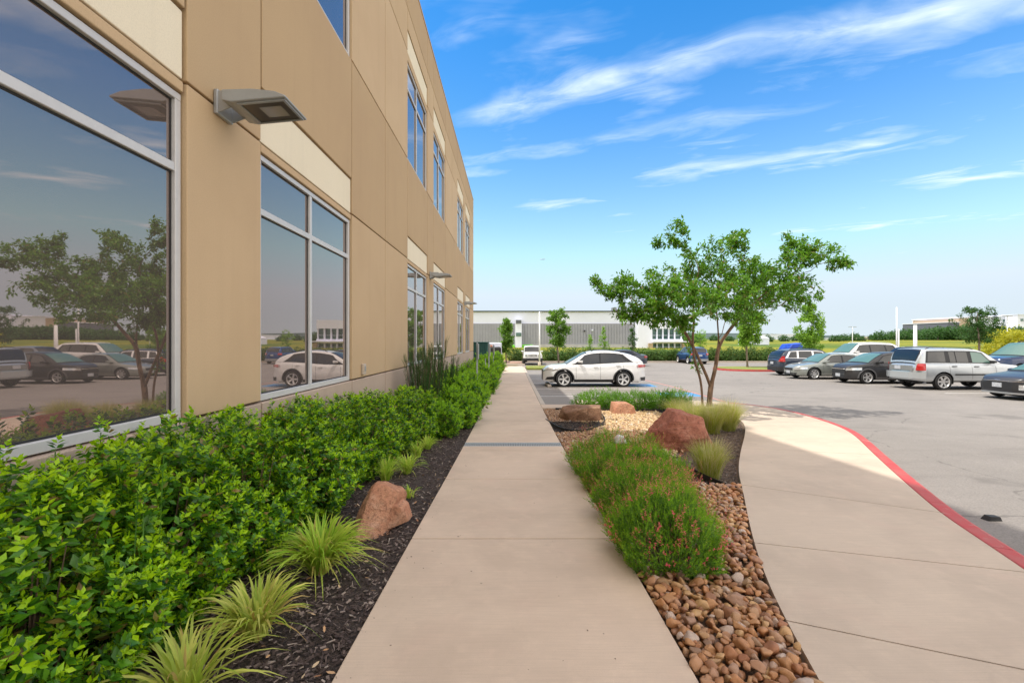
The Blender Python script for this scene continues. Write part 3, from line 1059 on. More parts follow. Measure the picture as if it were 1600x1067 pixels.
for px, py in ((913, 517), (925, 516)):
    x, z = wp(px, py, FY)
    fpart(MB().box(x - .15, x + .15, FY - .5, FY - .24, z - .15, z + .15), 'wall_lamp', M['black_metal'] if px < 920 else M['white_wall'])

# pale buildings far off on the right
def fbox(px0, px1, py0, py1, Y, dep, m_, label=None, z0=None, parent=None, name='far_building', wnd=()):
    x0, z1 = wp(px0, py0, Y); x1, zb = wp(px1, py1, Y)
    zb = zb if z0 is None else z0
    r_ = thing(name, label, 'building', ((x0 + x1) / 2, Y, zb))
    o_ = np.array([(x0 + x1) / 2, Y, zb])
    b_ = MB().box(x0, x1, Y, Y + dep, zb, z1); b_.V = [v - o_ for v in b_.V]; b_.build('wall', m_, r_)
    b_ = MB().box(x0 - .3, x1 + .3, Y - .3, Y + dep + .3, z1, z1 + .4); b_.V = [v - o_ for v in b_.V]; b_.build('roof', M['white_wall'], r_)
    for (a_, c_, d_, e_) in wnd:
        xa, za = wp(a_, d_, Y); xb, zb_ = wp(c_, e_, Y)
        b_ = MB().box(xa, xb, Y - .15, Y + .05, zb_, za); b_.V = [v - o_ for v in b_.V]; b_.build('window', M['far_glass'], r_)
    return r_


M['far_tan'] = mat('far_tan_wall', (.52, .40, .30), .9)
M['far_pink'] = mat('far_pinkish_wall', (.60, .50, .44), .9)
M['far_slate'] = mat('far_slate_wall', (.12, .13, .17), .8)
fbox(1481, 1499, 504, 520, 260, 30, M['far_slate'], 'dark slate block of the distant building behind the trees', z0=0)
fbox(1498, 1516, 497, 520, 262, 30, M['far_tan'], 'tan block of the distant building behind the bushy tree', z0=0)
fbox(1516, 1591, 495, 520, 275, 40, M['white_wall'], 'white distant building with small dark windows behind the yellow bushes', z0=0, wnd=((1567, 1571, 499, 503), (1594, 1598, 498, 502)))
fbox(1590, 1700, 492, 520, 268, 40, M['white_wall'], 'second white distant building at the edge of the photo', z0=0, wnd=((1594.5, 1599, 498, 502),))
fbox(1205, 1243, 522.5, 527, 420, 60, M['white_wall'], 'long low white warehouse on the horizon behind the island tree', z0=2)
fbox(1290, 1318, 529, 534, 300, 30, M['white_wall'], 'low white shed in the field behind the white sport utility', z0=1)
fbox(1372, 1400, 526, 531, 330, 30, M['far_pink'], 'low pinkish shed at the edge of the far trees', z0=1)

# ================================================================ CARS
def paint(name, col, metal=.35, rough=.28, coat=1.0):
    return mat('paint_' + name, col, rough, metal, coat=coat)


M['car_glass'] = mat('tinted_car_glass', (.012, .014, .016), .03, .0, spec=.9)
M['pale_glass'] = mat('green_tinted_glass', (.10, .19, .16), .04, .0, spec=.9)
M['lamp_clear'] = mat('clear_lamp', (.62, .64, .66), .08, .5, coat=1)
M['lamp_red'] = mat('red_lamp', (.42, .012, .015), .12, coat=1)
M['lamp_amber'] = mat('amber_lamp', (.55, .17, .02), .15, coat=1)
M['chrome'] = mat('chrome', (.75, .76, .78), .12, 1.0)
M['trim'] = mat('black_trim', (.022, .022, .024), .55)
M['tyre'] = mat('tyre', (.018, .018, .019), .75)
M['rim'] = mat('alloy_rim', (.72, .72, .72), .3, .45)
M['rim_dark'] = mat('dark_alloy', (.06, .06, .065), .3, .6)
M['plate'] = mat('number_plate', (.62, .64, .66), .5, var=.25, vscale=45, col2=(.35, .37, .42))
WHEELS = {}


def wheel_meshes(r_, spokes, style):
    key = (r_, spokes, style)
    if key in WHEELS: return WHEELS[key]
    w = .215; ri = r_ * .70
    b_ = MB().lathe([(ri, -w / 2 + .02), (ri + .02, -w / 2), (r_ - .03, -w / 2), (r_ - .008, -w / 2 + .02), (r_, -w / 2 + .05), (r_, w / 2 - .05), (r_ - .008, w / 2 - .02), (r_ - .03, w / 2), (ri + .02, w / 2), (ri, w / 2 - .02), (ri, -w / 2 + .02)], 32, 'y')
    ty = b_.mesh('tyre', M['tyre'], True)
    b_ = MB()
    b_.lathe([(ri + .002, w / 2 - .018), (ri + .004, w / 2 - .008), (ri - .018, w / 2 - .010), (ri - .03, w / 2 - .03), (ri - .035, -w / 2 + .03)], 32, 'y', m_=0)
    b_.lathe([(.0, w / 2 - .035), (.055, w / 2 - .035), (.06, w / 2 - .045), (.062, w / 2 - .10)], 16, 'y', m_=0)
    b_.lathe([(0, -.01), (ri - .03, -.01)], 24, 'y', m_=1)
    for k in range(spokes):
        a = 2 * math.pi * k / spokes
        offs = (-.10, .10) if style == 'twin' else (0,)
        for da in offs:
            c_, s_ = math.cos(a), math.sin(a)
            wd = .020 if style == 'twin' else .030
            x0, x1 = .03, ri - .012
            t0, t1 = da * .35, da * 1.15
            V = []
            for (xx, tt, ww, yy_) in ((x0, t0, wd * 1.1, w / 2 - .038), (x1, t1, wd * .8, w / 2 - .014)):
                for sg in (-1, 1):
                    for yy2 in (yy_, yy_ - .035):
                        u = tt * ri * .9 + sg * ww
                        V.append((xx * c_ - u * s_, yy2, xx * s_ + u * c_))
            b_.add(V, [(0, 2, 6, 4), (1, 5, 7, 3), (0, 4, 5, 1), (2, 3, 7, 6), (4, 6, 7, 5)], 0)
    rm = b_.mesh('rim', [M['rim'], M['rim_dark']])
    WHEELS[key] = (ty, rm)
    return WHEELS[key]


def catmull(P, n):
    P = np.array(P, float)
    Q = np.vstack([2 * P[0] - P[1], P, 2 * P[-1] - P[-2]])
    out = []
    m_ = len(P) - 1
    for s in np.linspace(0, m_ - 1e-6, n):
        i = int(s); u = s - i
        a_, b_, c_, d_ = Q[i], Q[i + 1], Q[i + 2], Q[i + 3]
        v = .5 * ((2 * b_) + (-a_ + c_) * u + (2 * a_ - 5 * b_ + 4 * c_ - d_) * u * u + (-a_ + 3 * b_ - 3 * c_ + d_) * u ** 3)
        lin = b_ + (c_ - b_) * u
        out.append(v * .7 + lin * .3)
    return np.array(out)


def make_car(s, label, cat, loc, rz, name='parked_car', group='parked cars in the lot'):
    L, Wd, wb, fo, wr = s['L'], s['W'], s['wb'], s['fo'], s['wr']
    a = Wd / 2
    zc_ = s.get('clear', .24)
    cf, pf, cr, pr = s.get('cf', .55), s.get('pf', 3.0), s.get('cr', .35), s.get('pr', 3.4)
    body_m = s['paint']
    root = thing(name, label, cat, loc, rz, group)
    clad = s.get('clad', True)
    w1, w2 = fo, fo + wb
    top_pts = np.array(s['top'])

    def top(x):
        x = np.asarray(x, float)
        return np.mean([np.interp(x + d, top_pts[:, 0], top_pts[:, 1]) for d in (-.06, -.02, .02, .06)], axis=0)

    def hw(x):
        x = np.asarray(x, float)
        f = ((np.clip(x / cf, 0, 1)) * (1 - .5 ** pf) + .5 ** pf) ** (1 / pf)
        r_ = ((np.clip((L - x) / cr, 0, 1)) * (1 - .5 ** pr) + .5 ** pr) ** (1 / pr)
        return a * np.minimum(f, r_) * (.965 + .035 * np.sin(math.pi * np.clip(x / L, 0, 1)))

    def yf(t_):
        return np.interp(t_, [0, .05, .22, .45, .72, .90, 1.0], [.88, .955, .985, 1.0, .975, .945, .88])

    def ysec(x, z):
        zt = top(x)
        return hw(x) * yf((z - zc_) / (zt - zc_))

    def zlow(x):
        z = zc_ + .05 * max(0, 1 - x / .5) + .07 * max(0, 1 - (L - x) / .5)
        ra = wr + .065
        for w_ in (w1, w2):
            if abs(x - w_) < ra: z = max(z, wr + math.sqrt(ra * ra - (x - w_) ** 2))
        return z

    def X(x): return L / 2 - x        # front at +x
    st = list(np.linspace(0, .5, 9)) + list(np.linspace(L - .4, L, 7)) + list(np.arange(.62, L - .45, .16))
    ra = wr + .065
    for w_ in (w1, w2):
        st += [w_ + ra * math.cos(k) for k in np.linspace(0, math.pi, 17)] + [w_ - ra - .004, w_ + ra + .004]
    st = sorted(set(round(v, 4) for v in st if 0 <= v <= L))
    fr = np.array([0, .07, .18, .32, .48, .64, .78, .90, 1.0])
    rows = []
    for x in st:
        zl, zt = zlow(x), float(top(x))
        zz = zl + (zt - zl) * fr
        yy = ysec(x, zz)
        half = [(X(x), -yy[k], zz[k]) for k in range(len(fr))]
        cw = .035
        half += [(X(x), -yy[-1] * .8, zt + cw * .45), (X(x), -yy[-1] * .45, zt + cw * .9), (X(x), 0, zt + cw)]
        full = half + [(p[0], -p[1], p[2]) for p in half[-2::-1]]
        rows.append(full)
    rows = np.array(rows)
    b_ = MB().grid(rows)
    nR = rows.shape[1]
    b_.F.append((np.array([[k for k in range(nR)]]), 0))
    b_.F.append((np.array([[(len(st) - 1) * nR + k for k in range(nR)][::-1]]), 0))
    body = b_.build('body', body_m, root, smooth=True)
    sm = body.modifiers.new('edges', 'EDGE_SPLIT'); sm.split_angle = R(38)

    # dark underbody and wheel housings
    b_ = MB().box(X(L - .35), X(.35), -a * .62, a * .62, zc_ - .03, .62)
    for w_ in (w1, w2):
        b_.lathe([(0, -a * .95), (0.001, -a * .5)], 4, 'y', (X(w_), 0, wr))
        for sg in (-1, 1):
            rr = ra - .004
            aa = np.linspace(-.25, math.pi + .25, 15)
            o_ = np.stack([X(w_) + rr * np.cos(aa), np.full(15, sg * a * .955), wr + rr * np.sin(aa)], 1)
            i_ = o_ * np.array([1, .6, 1])
            b_.grid(np.stack([o_, i_], 1))
    b_.build('underbody', M['dark'], root)

    def side_strip(x0, x1, z0f, z1f, m_, nm, off=.006, nx=24, parent=root, zabs=True):
        for sg in (-1, 1):
            xs_ = np.linspace(x0, x1, nx)
            P = []
            for x in xs_:
                za, zb = z0f(x), z1f(x)
                zz = np.linspace(za, zb, 3)
                P.append([(X(x), sg * (float(ysec(x, z)) + off), z) for z in zz])
            MB().grid(np.array(P), flip=(sg > 0)).build(nm, m_, parent)

    if clad:
        cm = s.get('clad_mat', M['trim'])
        for w_ in (w1, w2):
            for sg in (-1, 1):
                P = []
                for k in np.linspace(-.12, math.pi + .12, 19):
                    p_ = []
                    for rr in (ra - .006, ra + .055):
                        x = w_ + rr * math.cos(k); z = wr + rr * math.sin(k)
                        x = min(max(x, .02), L - .02); z = max(z, zc_ + .01)
                        p_.append((X(x), sg * (float(ysec(x, z)) + .014), z))
                    P.append(p_)
                MB().grid(np.array(P), flip=(sg < 0)).build('arch_trim', cm, root)
        side_strip(w1 + ra + .03, w2 - ra - .03, lambda x: zc_ + .0, lambda x: zc_ + .13, cm, 'sill_trim', .012)
    else:
        side_strip(w1 + ra + .03, w2 - ra - .03, lambda x: zc_ + .0, lambda x: zc_ + .045, M['trim'], 'sill_trim', .006)
    if s.get('rub'):
        side_strip(w1 + ra + .1, w2 - ra - .02, lambda x: s['rub'], lambda x: s['rub'] + .06, M['trim'], 'rubbing_strip', .014)

    # greenhouse
    gp = s['gh']; n_g = 41
    S = catmull(gp, n_g)
    tumble = s.get('tumble', .30)

    def gsec(x, zr):
        zb = min(float(top(x)) - .015, zr - .002)
        yb = min(float(hw(x)), a * .985) * .905
        return zb, yb

    rows = []
    for x, zr in S:
        zb, yb = gsec(x, zr)
        h_ = zr - zb
        yr = yb - tumble * h_
        half = [(X(x), -yb, zb), (X(x), -(yb - tumble * h_ * .45), zb + h_ * .45), (X(x), -(yb - tumble * h_ * .86), zb + h_ * .86), (X(x), -(yr - .018), zb + h_ * .95),
                (X(x), -(yr - .075), zr + .0), (X(x), -(yr - .25), zr + .018), (X(x), 0, zr + .03)]
        rows.append(half + [(p[0], -p[1], p[2]) for p in half[-2::-1]])
    rows = np.array(rows)
    b_ = MB().grid(rows)
    roof = b_.build('roof', s.get('roof_paint', body_m), root, smooth=True)
    roof.modifiers.new('edges', 'EDGE_SPLIT').split_angle = R(42)

    def toppt(si, u, off):
        """point on the top skin; si real station, u -1..1"""
        x, zr = [np.interp(si, np.arange(n_g), S[:, k]) for k in range(2)]
        zb, yb = gsec(x, zr)
        h_ = max(0, zr - zb)
        yr = yb - tumble * h_ - .045
        x2, z2 = [np.interp(si + .5, np.arange(n_g), S[:, k]) for k in range(2)]
        x1, z1_ = [np.interp(si - .5, np.arange(n_g), S[:, k]) for k in range(2)]
        tx, tz = x2 - x1, z2 - z1_
        nrm = math.hypot(tx, tz) + 1e-9
        nx_, nz_ = -tz / nrm, tx / nrm
        return (X(x + nx_ * off), u * yr, zr + nz_ * off + .03 * (1 - u * u) ** .8)

    def patch_top(s0, s1, u1, m_, nm, off=.008, ua=None):
        P = np.array([[toppt(si, u, off) for u in np.linspace(-u1, u1, 9)] for si in np.linspace(s0, s1, 11)])
        o = MB().grid(P).build(nm, m_, root, smooth=True)
        return o

    g0, g1 = s['wind']; g2, g3 = s['rearglass']
    k_ = (n_g - 1) / (len(gp) - 1)
    patch_top(g0 * k_ - .0, g1 * k_, 1.0, M['trim'], 'windscreen_surround', .007)
    patch_top(g0 * k_ + .4, g1 * k_ - .5, .95, s.get('wglass', M['car_glass']), 'windscreen', .012)
    patch_top(g2 * k_, g3 * k_, 1.0, M['trim'], 'rear_window_surround', .007)
    patch_top(g2 * k_ + .4, g3 * k_ - .4, .93, M['car_glass'], 'rear_window', .012)
    if s.get('rails'):
        for sg in (-1, 1):
            P = []
            for x in np.linspace(s['rails'][0], s['rails'][1], 12):
                si = np.interp(x, S[:, 0], np.arange(n_g))
                p_ = toppt(si, sg * .93, .0)
                e_ = .055 if .02 < (x - s['rails'][0]) / (s['rails'][1] - s['rails'][0]) < .98 else .0
                P.append((p_[0], p_[1], p_[2] + e_))
            MB().tube(P, .016, 6).build('roof_rail', s.get('rail_mat', M['trim']), root)

    iz = np.argsort(S[:, 0])
    Sx, Sz = S[iz, 0], S[iz, 1]

    def sidept(x, t_, off, sg):
        zr = float(np.interp(x, Sx, Sz)); zb, yb = gsec(x, zr)
        h_ = zr - zb
        return (X(x), sg * (yb - tumble * h_ * t_ * .99 + off), zb + h_ * t_)

    def side_patch(x0b, x0t, x1b, x1t, t0, t1, m_, nm, off):
        for sg in (-1, 1):
            P = []
            for u in np.linspace(0, 1, 10):
                row = []
                for v in np.linspace(0, 1, 5):
                    x = (x0b + (x1b - x0b) * u) * (1 - v) + (x0t + (x1t - x0t) * u) * v
                    row.append(sidept(x, t0 + (t1 - t0) * v, off, sg))
                P.append(row)
            MB().grid(np.array(P), flip=(sg > 0)).build(nm, m_, root)

    d0b, d0t, d1b, d1t = s['dlo']
    side_patch(d0b, d0t, d1b, d1t, .04, .86, s.get('dlo_mat', M['trim']), 'window_surround', .006)
    for (x0b, x0t, x1b, x1t, gm) in s['sw']:
        side_patch(x0b, x0t, x1b, x1t, .09, .80, M[gm], 'side_window', .011)

    # door seams, handles
    for xd in s['doors']:
        for sg in (-1, 1):
            P = [[(X(x), sg * (float(ysec(x, z)) + .002), z) for x in (xd - .005, xd + .005)] for z in np.linspace(zc_ + .14, float(top(xd)) - .02, 8)]
            MB().grid(np.array(P)).build('door_gap', M['trim'], root)
    for xh in s.get('handles', []):
        for sg in (-1, 1):
            z = s.get('hz', float(top(xh)) - .13)
            y = sg * (float(ysec(xh, z)) + .018)
            MB().box(X(xh) - .10, X(xh) + .10, y - .018, y + .018, z - .018, z + .018).build('door_handle', s.get('handle_mat', body_m), root, bevel=.006)
    # mirrors
    xm, zm = s['mirror']
    for sg in (-1, 1):
        y = sg * (a * .93)
        b_ = MB()
        b_.add([(X(xm) - .09, y, zm - .05), (X(xm) - .09, y + sg * .20, zm - .03), (X(xm) - .09, y + sg * .20, zm + .09), (X(xm) - .09, y, zm + .09),
                (X(xm) + .10, y, zm - .03), (X(xm) + .05, y + sg * .19, zm - .01), (X(xm) + .05, y + sg * .19, zm + .06), (X(xm) + .10, y, zm + .06)], BOXF)
        b_.build('wing_mirror', s.get('mirror_mat', body_m), root, bevel=.02)
    # wheels
    ty, rm = wheel_meshes(wr, s.get('spokes', 5), s.get('wstyle', 'twin'))
    for w_ in (w1, w2):
        for sg in (-1, 1):
            wo_ = link('wheel', ty, root, (X(w_), sg * (a - .125), wr))
            if sg < 0: wo_.rotation_euler = (0, 0, math.pi)
            link('rim', rm, wo_)

    # pieces on the nose and the tail, which curve round in plan
    def xf(y, z):
        r_ = min(1.0, abs(y) / (a * float(yf((z - zc_) / max(.2, float(top(.25)) - zc_)))))
        return cf * (max(r_, .5) ** pf - .5 ** pf) / (1 - .5 ** pf)

    def xr(y, z):
        r_ = min(1.0, abs(y) / (a * float(yf((z - zc_) / max(.2, float(top(L - .2)) - zc_)))))
        return cr * (max(r_, .5) ** pr - .5 ** pr) / (1 - .5 ** pr)

    def face(end, quad, m_, nm, off=.012, mirror=False, thick=.0):
        """quad: four (y,z) corners, wound round"""
        q = np.array(quad, float)
        for sg in ((1, -1) if mirror else (1,)):
            P = []
            for u in np.linspace(0, 1, 13):
                row = []
                for v in np.linspace(0, 1, 4):
                    y, z = (q[0] * (1 - u) + q[1] * u) * (1 - v) + (q[3] * (1 - u) + q[2] * u) * v
                    if end == 'f': x = X(xf(y, z)) + off
                    else: x = X(L - xr(y, z)) - off
                    yo = y + np.sign(y) * off * (abs(y) / a) ** 4 * 1.2
                    row.append((x, sg * yo, z))
                P.append(row)
            MB().grid(np.array(P)).build(nm, m_, root)

    for it in s['front']: face('f', it[0], it[1], it[2], *it[3:])
    for it in s['rear']: face('r', it[0], it[1], it[2], *it[3:])
    for (end, z) in s.get('plates', ()):
        x = X(0) + .022 if end == 'f' else X(L) - .022
        MB().box(x - .01, x + .01, -.155, .155, z - .078, z + .078).build('number_plate', M['plate'], root)
    return root


def suv(**k):
    L = k.get('L', 4.7); H = k.get('H', 1.68)
    z = H / 1.68
    d = dict(L=L, W=1.86, wb=L * .572, fo=L * .195, wr=.355, clear=.25,
             top=[(0, .72), (.06, .84 * z), (.22, .94 * z), (.6, 1.0 * z), (1.15, 1.045 * z), (2.2, 1.06 * z), (3.5, 1.10 * z), (L - .35, 1.12 * z), (L - .05, 1.02 * z), (L, .92 * z)],
             gh=[(L * .235, 1.03 * z), (L * .30, 1.28 * z), (L * .385, H - .10), (L * .46, H - .035), (L * .60, H - .01), (L * .75, H - .03), (L * .885, H - .10), (L * .945, 1.36 * z), (L * .975, 1.08 * z)],
             wind=(0.1, 2.3), rearglass=(6.1, 7.75),
             dlo=(L * .285, L * .40, L * .93, L * .86),
             sw=[(L * .30, L * .405, L * .525, L * .525, 'car_glass'), (L * .545, L * .545, L * .74, L * .73, 'car_glass'), (L * .76, L * .75, L * .89, L * .84, 'car_glass')],
             doors=(L * .30, L * .535, L * .755), handles=(L * .49, L * .70), mirror=(L * .33, 1.10 * z),
             front=[([(-.50, .52), (.50, .52), (.42, .80), (-.42, .80)], M['trim'], 'grille', .010), ([(-.62, .30), (.62, .30), (.66, .44), (-.66, .44)], M['trim'], 'lower_intake', .010),
                    ([(.48, .66), (.86, .70), (.84, .82), (.50, .78)], M['lamp_clear'], 'headlight', .014, True)],
             rear=[([(-.80, .30), (.80, .30), (.82, .50), (-.82, .50)], M['trim'], 'bumper_trim', .010), ([(.52, .88), (.88, .86), (.86, 1.08), (.56, 1.02)], M['lamp_red'], 'tail_light', .016, True)],
             plates=())
    d.update(k)
    return d


def sedan(**k):
    L = k.get('L', 4.8); H = k.get('H', 1.47)
    d = dict(L=L, W=1.82, wb=L * .57, fo=L * .195, wr=.33, clear=.20, clad=False,
             top=[(0, .56), (.07, .68), (.25, .76), (.7, .85), (1.25, .93), (2.2, .95), (3.4, .98), (L - .9, 1.02), (L - .25, 1.02), (L - .05, .94), (L, .80)],
             gh=[(L * .245, .93), (L * .33, 1.18), (L * .41, H - .08), (L * .50, H - .01), (L * .60, H - .01), (L * .70, H - .08), (L * .79, H - .26), (L * .86, 1.01)],
             wind=(0.1, 2.2), rearglass=(4.8, 6.8), tumble=.36,
             dlo=(L * .29, L * .42, L * .80, L * .70),
             sw=[(L * .31, L * .425, L * .53, L * .53, 'car_glass'), (L * .55, L * .55, L * .735, L * .68, 'car_glass')],
             doors=(L * .30, L * .54, L * .72), handles=(L * .50, L * .69), mirror=(L * .33, .98), cf=.7, cr=.45,
             front=[([(-.36, .50), (.36, .50), (.40, .64), (-.40, .64)], M['trim'], 'grille', .010), ([(-.55, .24), (.55, .24), (.58, .36), (-.58, .36)], M['trim'], 'lower_intake', .010),
                    ([(.46, .52), (.84, .58), (.82, .71), (.50, .66)], M['lamp_clear'], 'headlight', .014, True)],
             rear=[([(.46, .74), (.86, .76), (.84, .92), (.50, .92)], M['lamp_red'], 'tail_light', .014, True)],
             plates=())
    d.update(k)
    return d


def place(Xc, Yc, dz=0.0): return (Xc, Yc, lotz(Yc) + dz)


pearl = paint('pearl_white', (.80, .80, .80), .05, .3)
L = 4.89
lx = suv(L=L, H=1.72, W=1.90, wb=2.79, fo=.95, wr=.375, paint=pearl, spokes=5, clear=.24,
         top=[(0, .66), (.05, .80), (.20, .92), (.55, 1.0), (1.15, 1.07), (2.2, 1.06), (3.2, 1.12), (3.9, 1.17), (L - .35, 1.19), (L - .08, 1.10), (L, .84)],
         gh=[(1.05, 1.05), (1.42, 1.27), (1.88, 1.54), (2.35, 1.66), (2.9, 1.69), (3.5, 1.65), (4.1, 1.52), (4.45, 1.38), (4.72, 1.18)],
         wind=(0.1, 2.4), rearglass=(6.2, 7.8), dlo=(1.32, 1.95, 4.22, 3.75),
         sw=[(1.50, 2.0, 2.62, 2.62, 'car_glass'), (2.70, 2.70, 3.92, 3.55, 'car_glass')],
         doors=(1.52, 2.66, 3.75), handles=(2.45, 3.50), mirror=(1.72, 1.17), tumble=.34, cf=.75, cr=.5, rails=(2.25, 3.7),
         front=[([(-.34, .30), (.34, .30), (.42, .80), (-.42, .80)], M['trim'], 'grille', .012), ([(.50, .72), (.88, .84), (.84, .93), (.52, .80)], M['lamp_clear'], 'headlight', .016, True),
                ([(.58, .34), (.84, .36), (.84, .50), (.66, .46)], M['trim'], 'fog_light', .014, True)],
         rear=[([(-.80, .30), (.80, .30), (.86, .46), (-.86, .46)], M['trim'], 'bumper_trim', .012), ([(.50, .94), (.93, .92), (.91, 1.06), (.50, 1.04)], M['lamp_red'], 'tail_light', .018, True)])
c1 = make_car(lx, 'pearl white crossover parked side-on beyond the low green shrubs', 'car', place(3.93, 21.6), math.pi)
# lights of a two-tone tail reach round the flank
for sg in (-1, 1):
    pass

silver = paint('silver', (.50, .53, .55), .45, .3)
L = 4.87
en = suv(L=L, H=1.84, W=1.89, wb=2.87, fo=.90, wr=.375, paint=silver, spokes=6, wstyle='twin', clear=.36, clad=False, cr=.30, pr=4.2, rub=.66,
         top=[(0, .80), (.06, .95), (.3, 1.06), (.8, 1.12), (1.3, 1.17), (2.2, 1.17), (3.5, 1.18), (L - .4, 1.19), (L - .12, 1.17), (L - .06, .80), (L, .74)],
         gh=[(1.20, 1.15), (1.50, 1.42), (1.88, 1.70), (2.3, 1.79), (3.0, 1.81), (3.8, 1.81), (4.45, 1.78), (4.62, 1.55), (4.76, 1.18)],
         wind=(0.1, 2.2), rearglass=(6.15, 7.8), dlo=(1.48, 1.95, 4.50, 4.36), tumble=.24,
         sw=[(1.60, 2.0, 2.45, 2.45, 'pale_glass'), (2.62, 2.62, 3.12, 3.12, 'car_glass'), (3.17, 3.17, 3.42, 3.42, 'car_glass'), (3.62, 3.60, 4.42, 4.30, 'car_glass')],
         doors=(1.50, 2.54, 3.50), handles=(2.34, 3.30), handle_mat=M['trim'], mirror=(1.66, 1.22), mirror_mat=M['trim'], rails=(2.2, 4.3),
         rear=[([(-.93, .50), (.93, .50), (.95, .78), (-.95, .78)], silver, 'bumper', .07), ([(.70, .86), (.94, .86), (.93, 1.16), (.72, 1.16)], M['lamp_red'], 'tail_light', .022, True),
               ([(-.60, .84), (.60, .84), (.60, 1.06), (-.60, 1.06)], mat('dull_grey_plastic', (.22, .23, .23), .6), 'tailgate_panel', .014)],
         plates=())
c2 = make_car(en, 'silver boxy sport utility seen from behind, rear bumper towards the lane', 'car', place(20.15, 20.15), 0)
MB().box(-4.87 / 2 - .035, -4.87 / 2 - .02, -.05, .27, .88, 1.04).build('number_plate', M['plate'], c2)
MB().tube([(-2.1, -.55, .33), (-2.42, -.55, .30)], .03, 8).build('exhaust', M['trim'], c2)

charcoal = paint('charcoal', (.030, .029, .030), .0, .38, .35)
L = 4.30
hr = suv(L=L, H=1.60, W=1.78, wb=2.61, fo=.86, wr=.335, paint=charcoal, spokes=5, clear=.21, cf=.6, wglass=M['pale_glass'],
         top=[(0, .64), (.06, .80), (.25, .92), (.6, .98), (1.05, 1.04), (2.0, 1.03), (3.2, 1.10), (L - .3, 1.12), (L - .05, 1.02), (L, .85)],
         gh=[(.95, 1.02), (1.30, 1.25), (1.72, 1.47), (2.15, 1.57), (2.6, 1.59), (3.1, 1.55), (3.7, 1.44), (4.0, 1.30), (4.16, 1.10)],
         doors=(1.20, 2.30, 3.2), handles=(2.1,), mirror=(1.45, 1.08), dlo=(1.2, 1.75, 3.75, 3.45), plates=(('f', .42),),
         sw=[(1.32, 1.8, 2.25, 2.25, 'car_glass'), (2.35, 2.35, 3.5, 3.25, 'car_glass')],
         clad_mat=mat('grey_arch_trim', (.12, .12, .125), .5))
hr['front'] = hr['front'] + [([(-.48, .72), (.48, .72), (.46, .76), (-.46, .76)], M['chrome'], 'grille_bar', .02)]
make_car(hr, 'black small crossover facing the lane, between the silver sport utility and the grey-green sedan', 'car', place(19.25, 23.15), math.pi)

sage = paint('grey_green', (.27, .29, .265), .35, .35)
cam_ = sedan(L=4.8, paint=sage, spokes=7, wstyle='single', wglass=M['pale_glass'], plates=(('f', .40),))
make_car(cam_, 'grey-green sedan facing the lane beside the navy crossover', 'car', place(18.65, 25.95), math.pi)

navy = paint('navy_blue', (.028, .040, .065), .1, .3, .7)
L = 4.62
cv = suv(L=L, H=1.69, W=1.86, wb=2.70, fo=.90, wr=.36, paint=navy, spokes=5, rails=(1.9, 3.9), cr=.3, pr=4,
         rear=[([(-.86, .30), (.86, .30), (.88, .56), (-.88, .56)], M['trim'], 'bumper_trim', .014), ([(.60, .90), (.91, .90), (.88, 1.26), (.74, 1.24)], M['lamp_red'], 'tail_light', .020, True)],
         plates=(('r', .80),), dlo_mat=M['chrome'])
cv['sw'] = [(a_ + .02, b_ + .02, c_ - .01, d_ - .01, g_) for (a_, b_, c_, d_, g_) in cv['sw']]
make_car(cv, 'navy crossover with red tail lights, parked nose-in beside the island kerb', 'car', place(19.25, 28.75), 0)

graph = paint('graphite_blue', (.028, .029, .036), .0, .38, .35)
L = 4.85
io = sedan(L=L, H=1.49, paint=graph, spokes=5, W=1.88, plates=(('f', .52),), cf=.5, pf=3.6, wglass=M['pale_glass'], clear=.17,
           top=[(0, .60), (.06, .72), (.25, .80), (.7, .88), (1.25, .96), (2.2, .97), (3.4, 1.0), (L - .9, 1.04), (L - .25, 1.02), (L - .05, .94), (L, .80)],
           gh=[(1.25, .96), (1.68, 1.20), (2.10, 1.40), (2.55, 1.48), (3.0, 1.47), (3.6, 1.38), (4.1, 1.22), (4.5, 1.03)],
           front=[([(-.70, .36), (.70, .36), (.72, .62), (-.72, .62)], M['trim'], 'grille', .012), ([(.62, .38), (.80, .38), (.80, .56), (.62, .56)], M['lamp_clear'], 'headlight', .020, True),
                  ([(-.86, .665), (.86, .665), (.86, .68), (-.86, .68)], M['chrome'], 'light_bar', .016), ([(-.75, .22), (.75, .22), (.78, .28), (-.78, .28)], M['metal_grey'], 'lower_trim', .018)])
o = make_car(io, 'dark graphite sedan with a white number plate, cut by the photo edge', 'car', place(20.12, 16.1), math.pi)
b_ = MB()
for k in range(10):
    pass
MB().tube([(4.85 / 2 + .0, -.10, .705), (4.85 / 2 + .012, -.03, .715), (4.85 / 2 + .012, .03, .70), (4.85 / 2, .10, .715)], .008, 6).build('badge', M['chrome'], o)

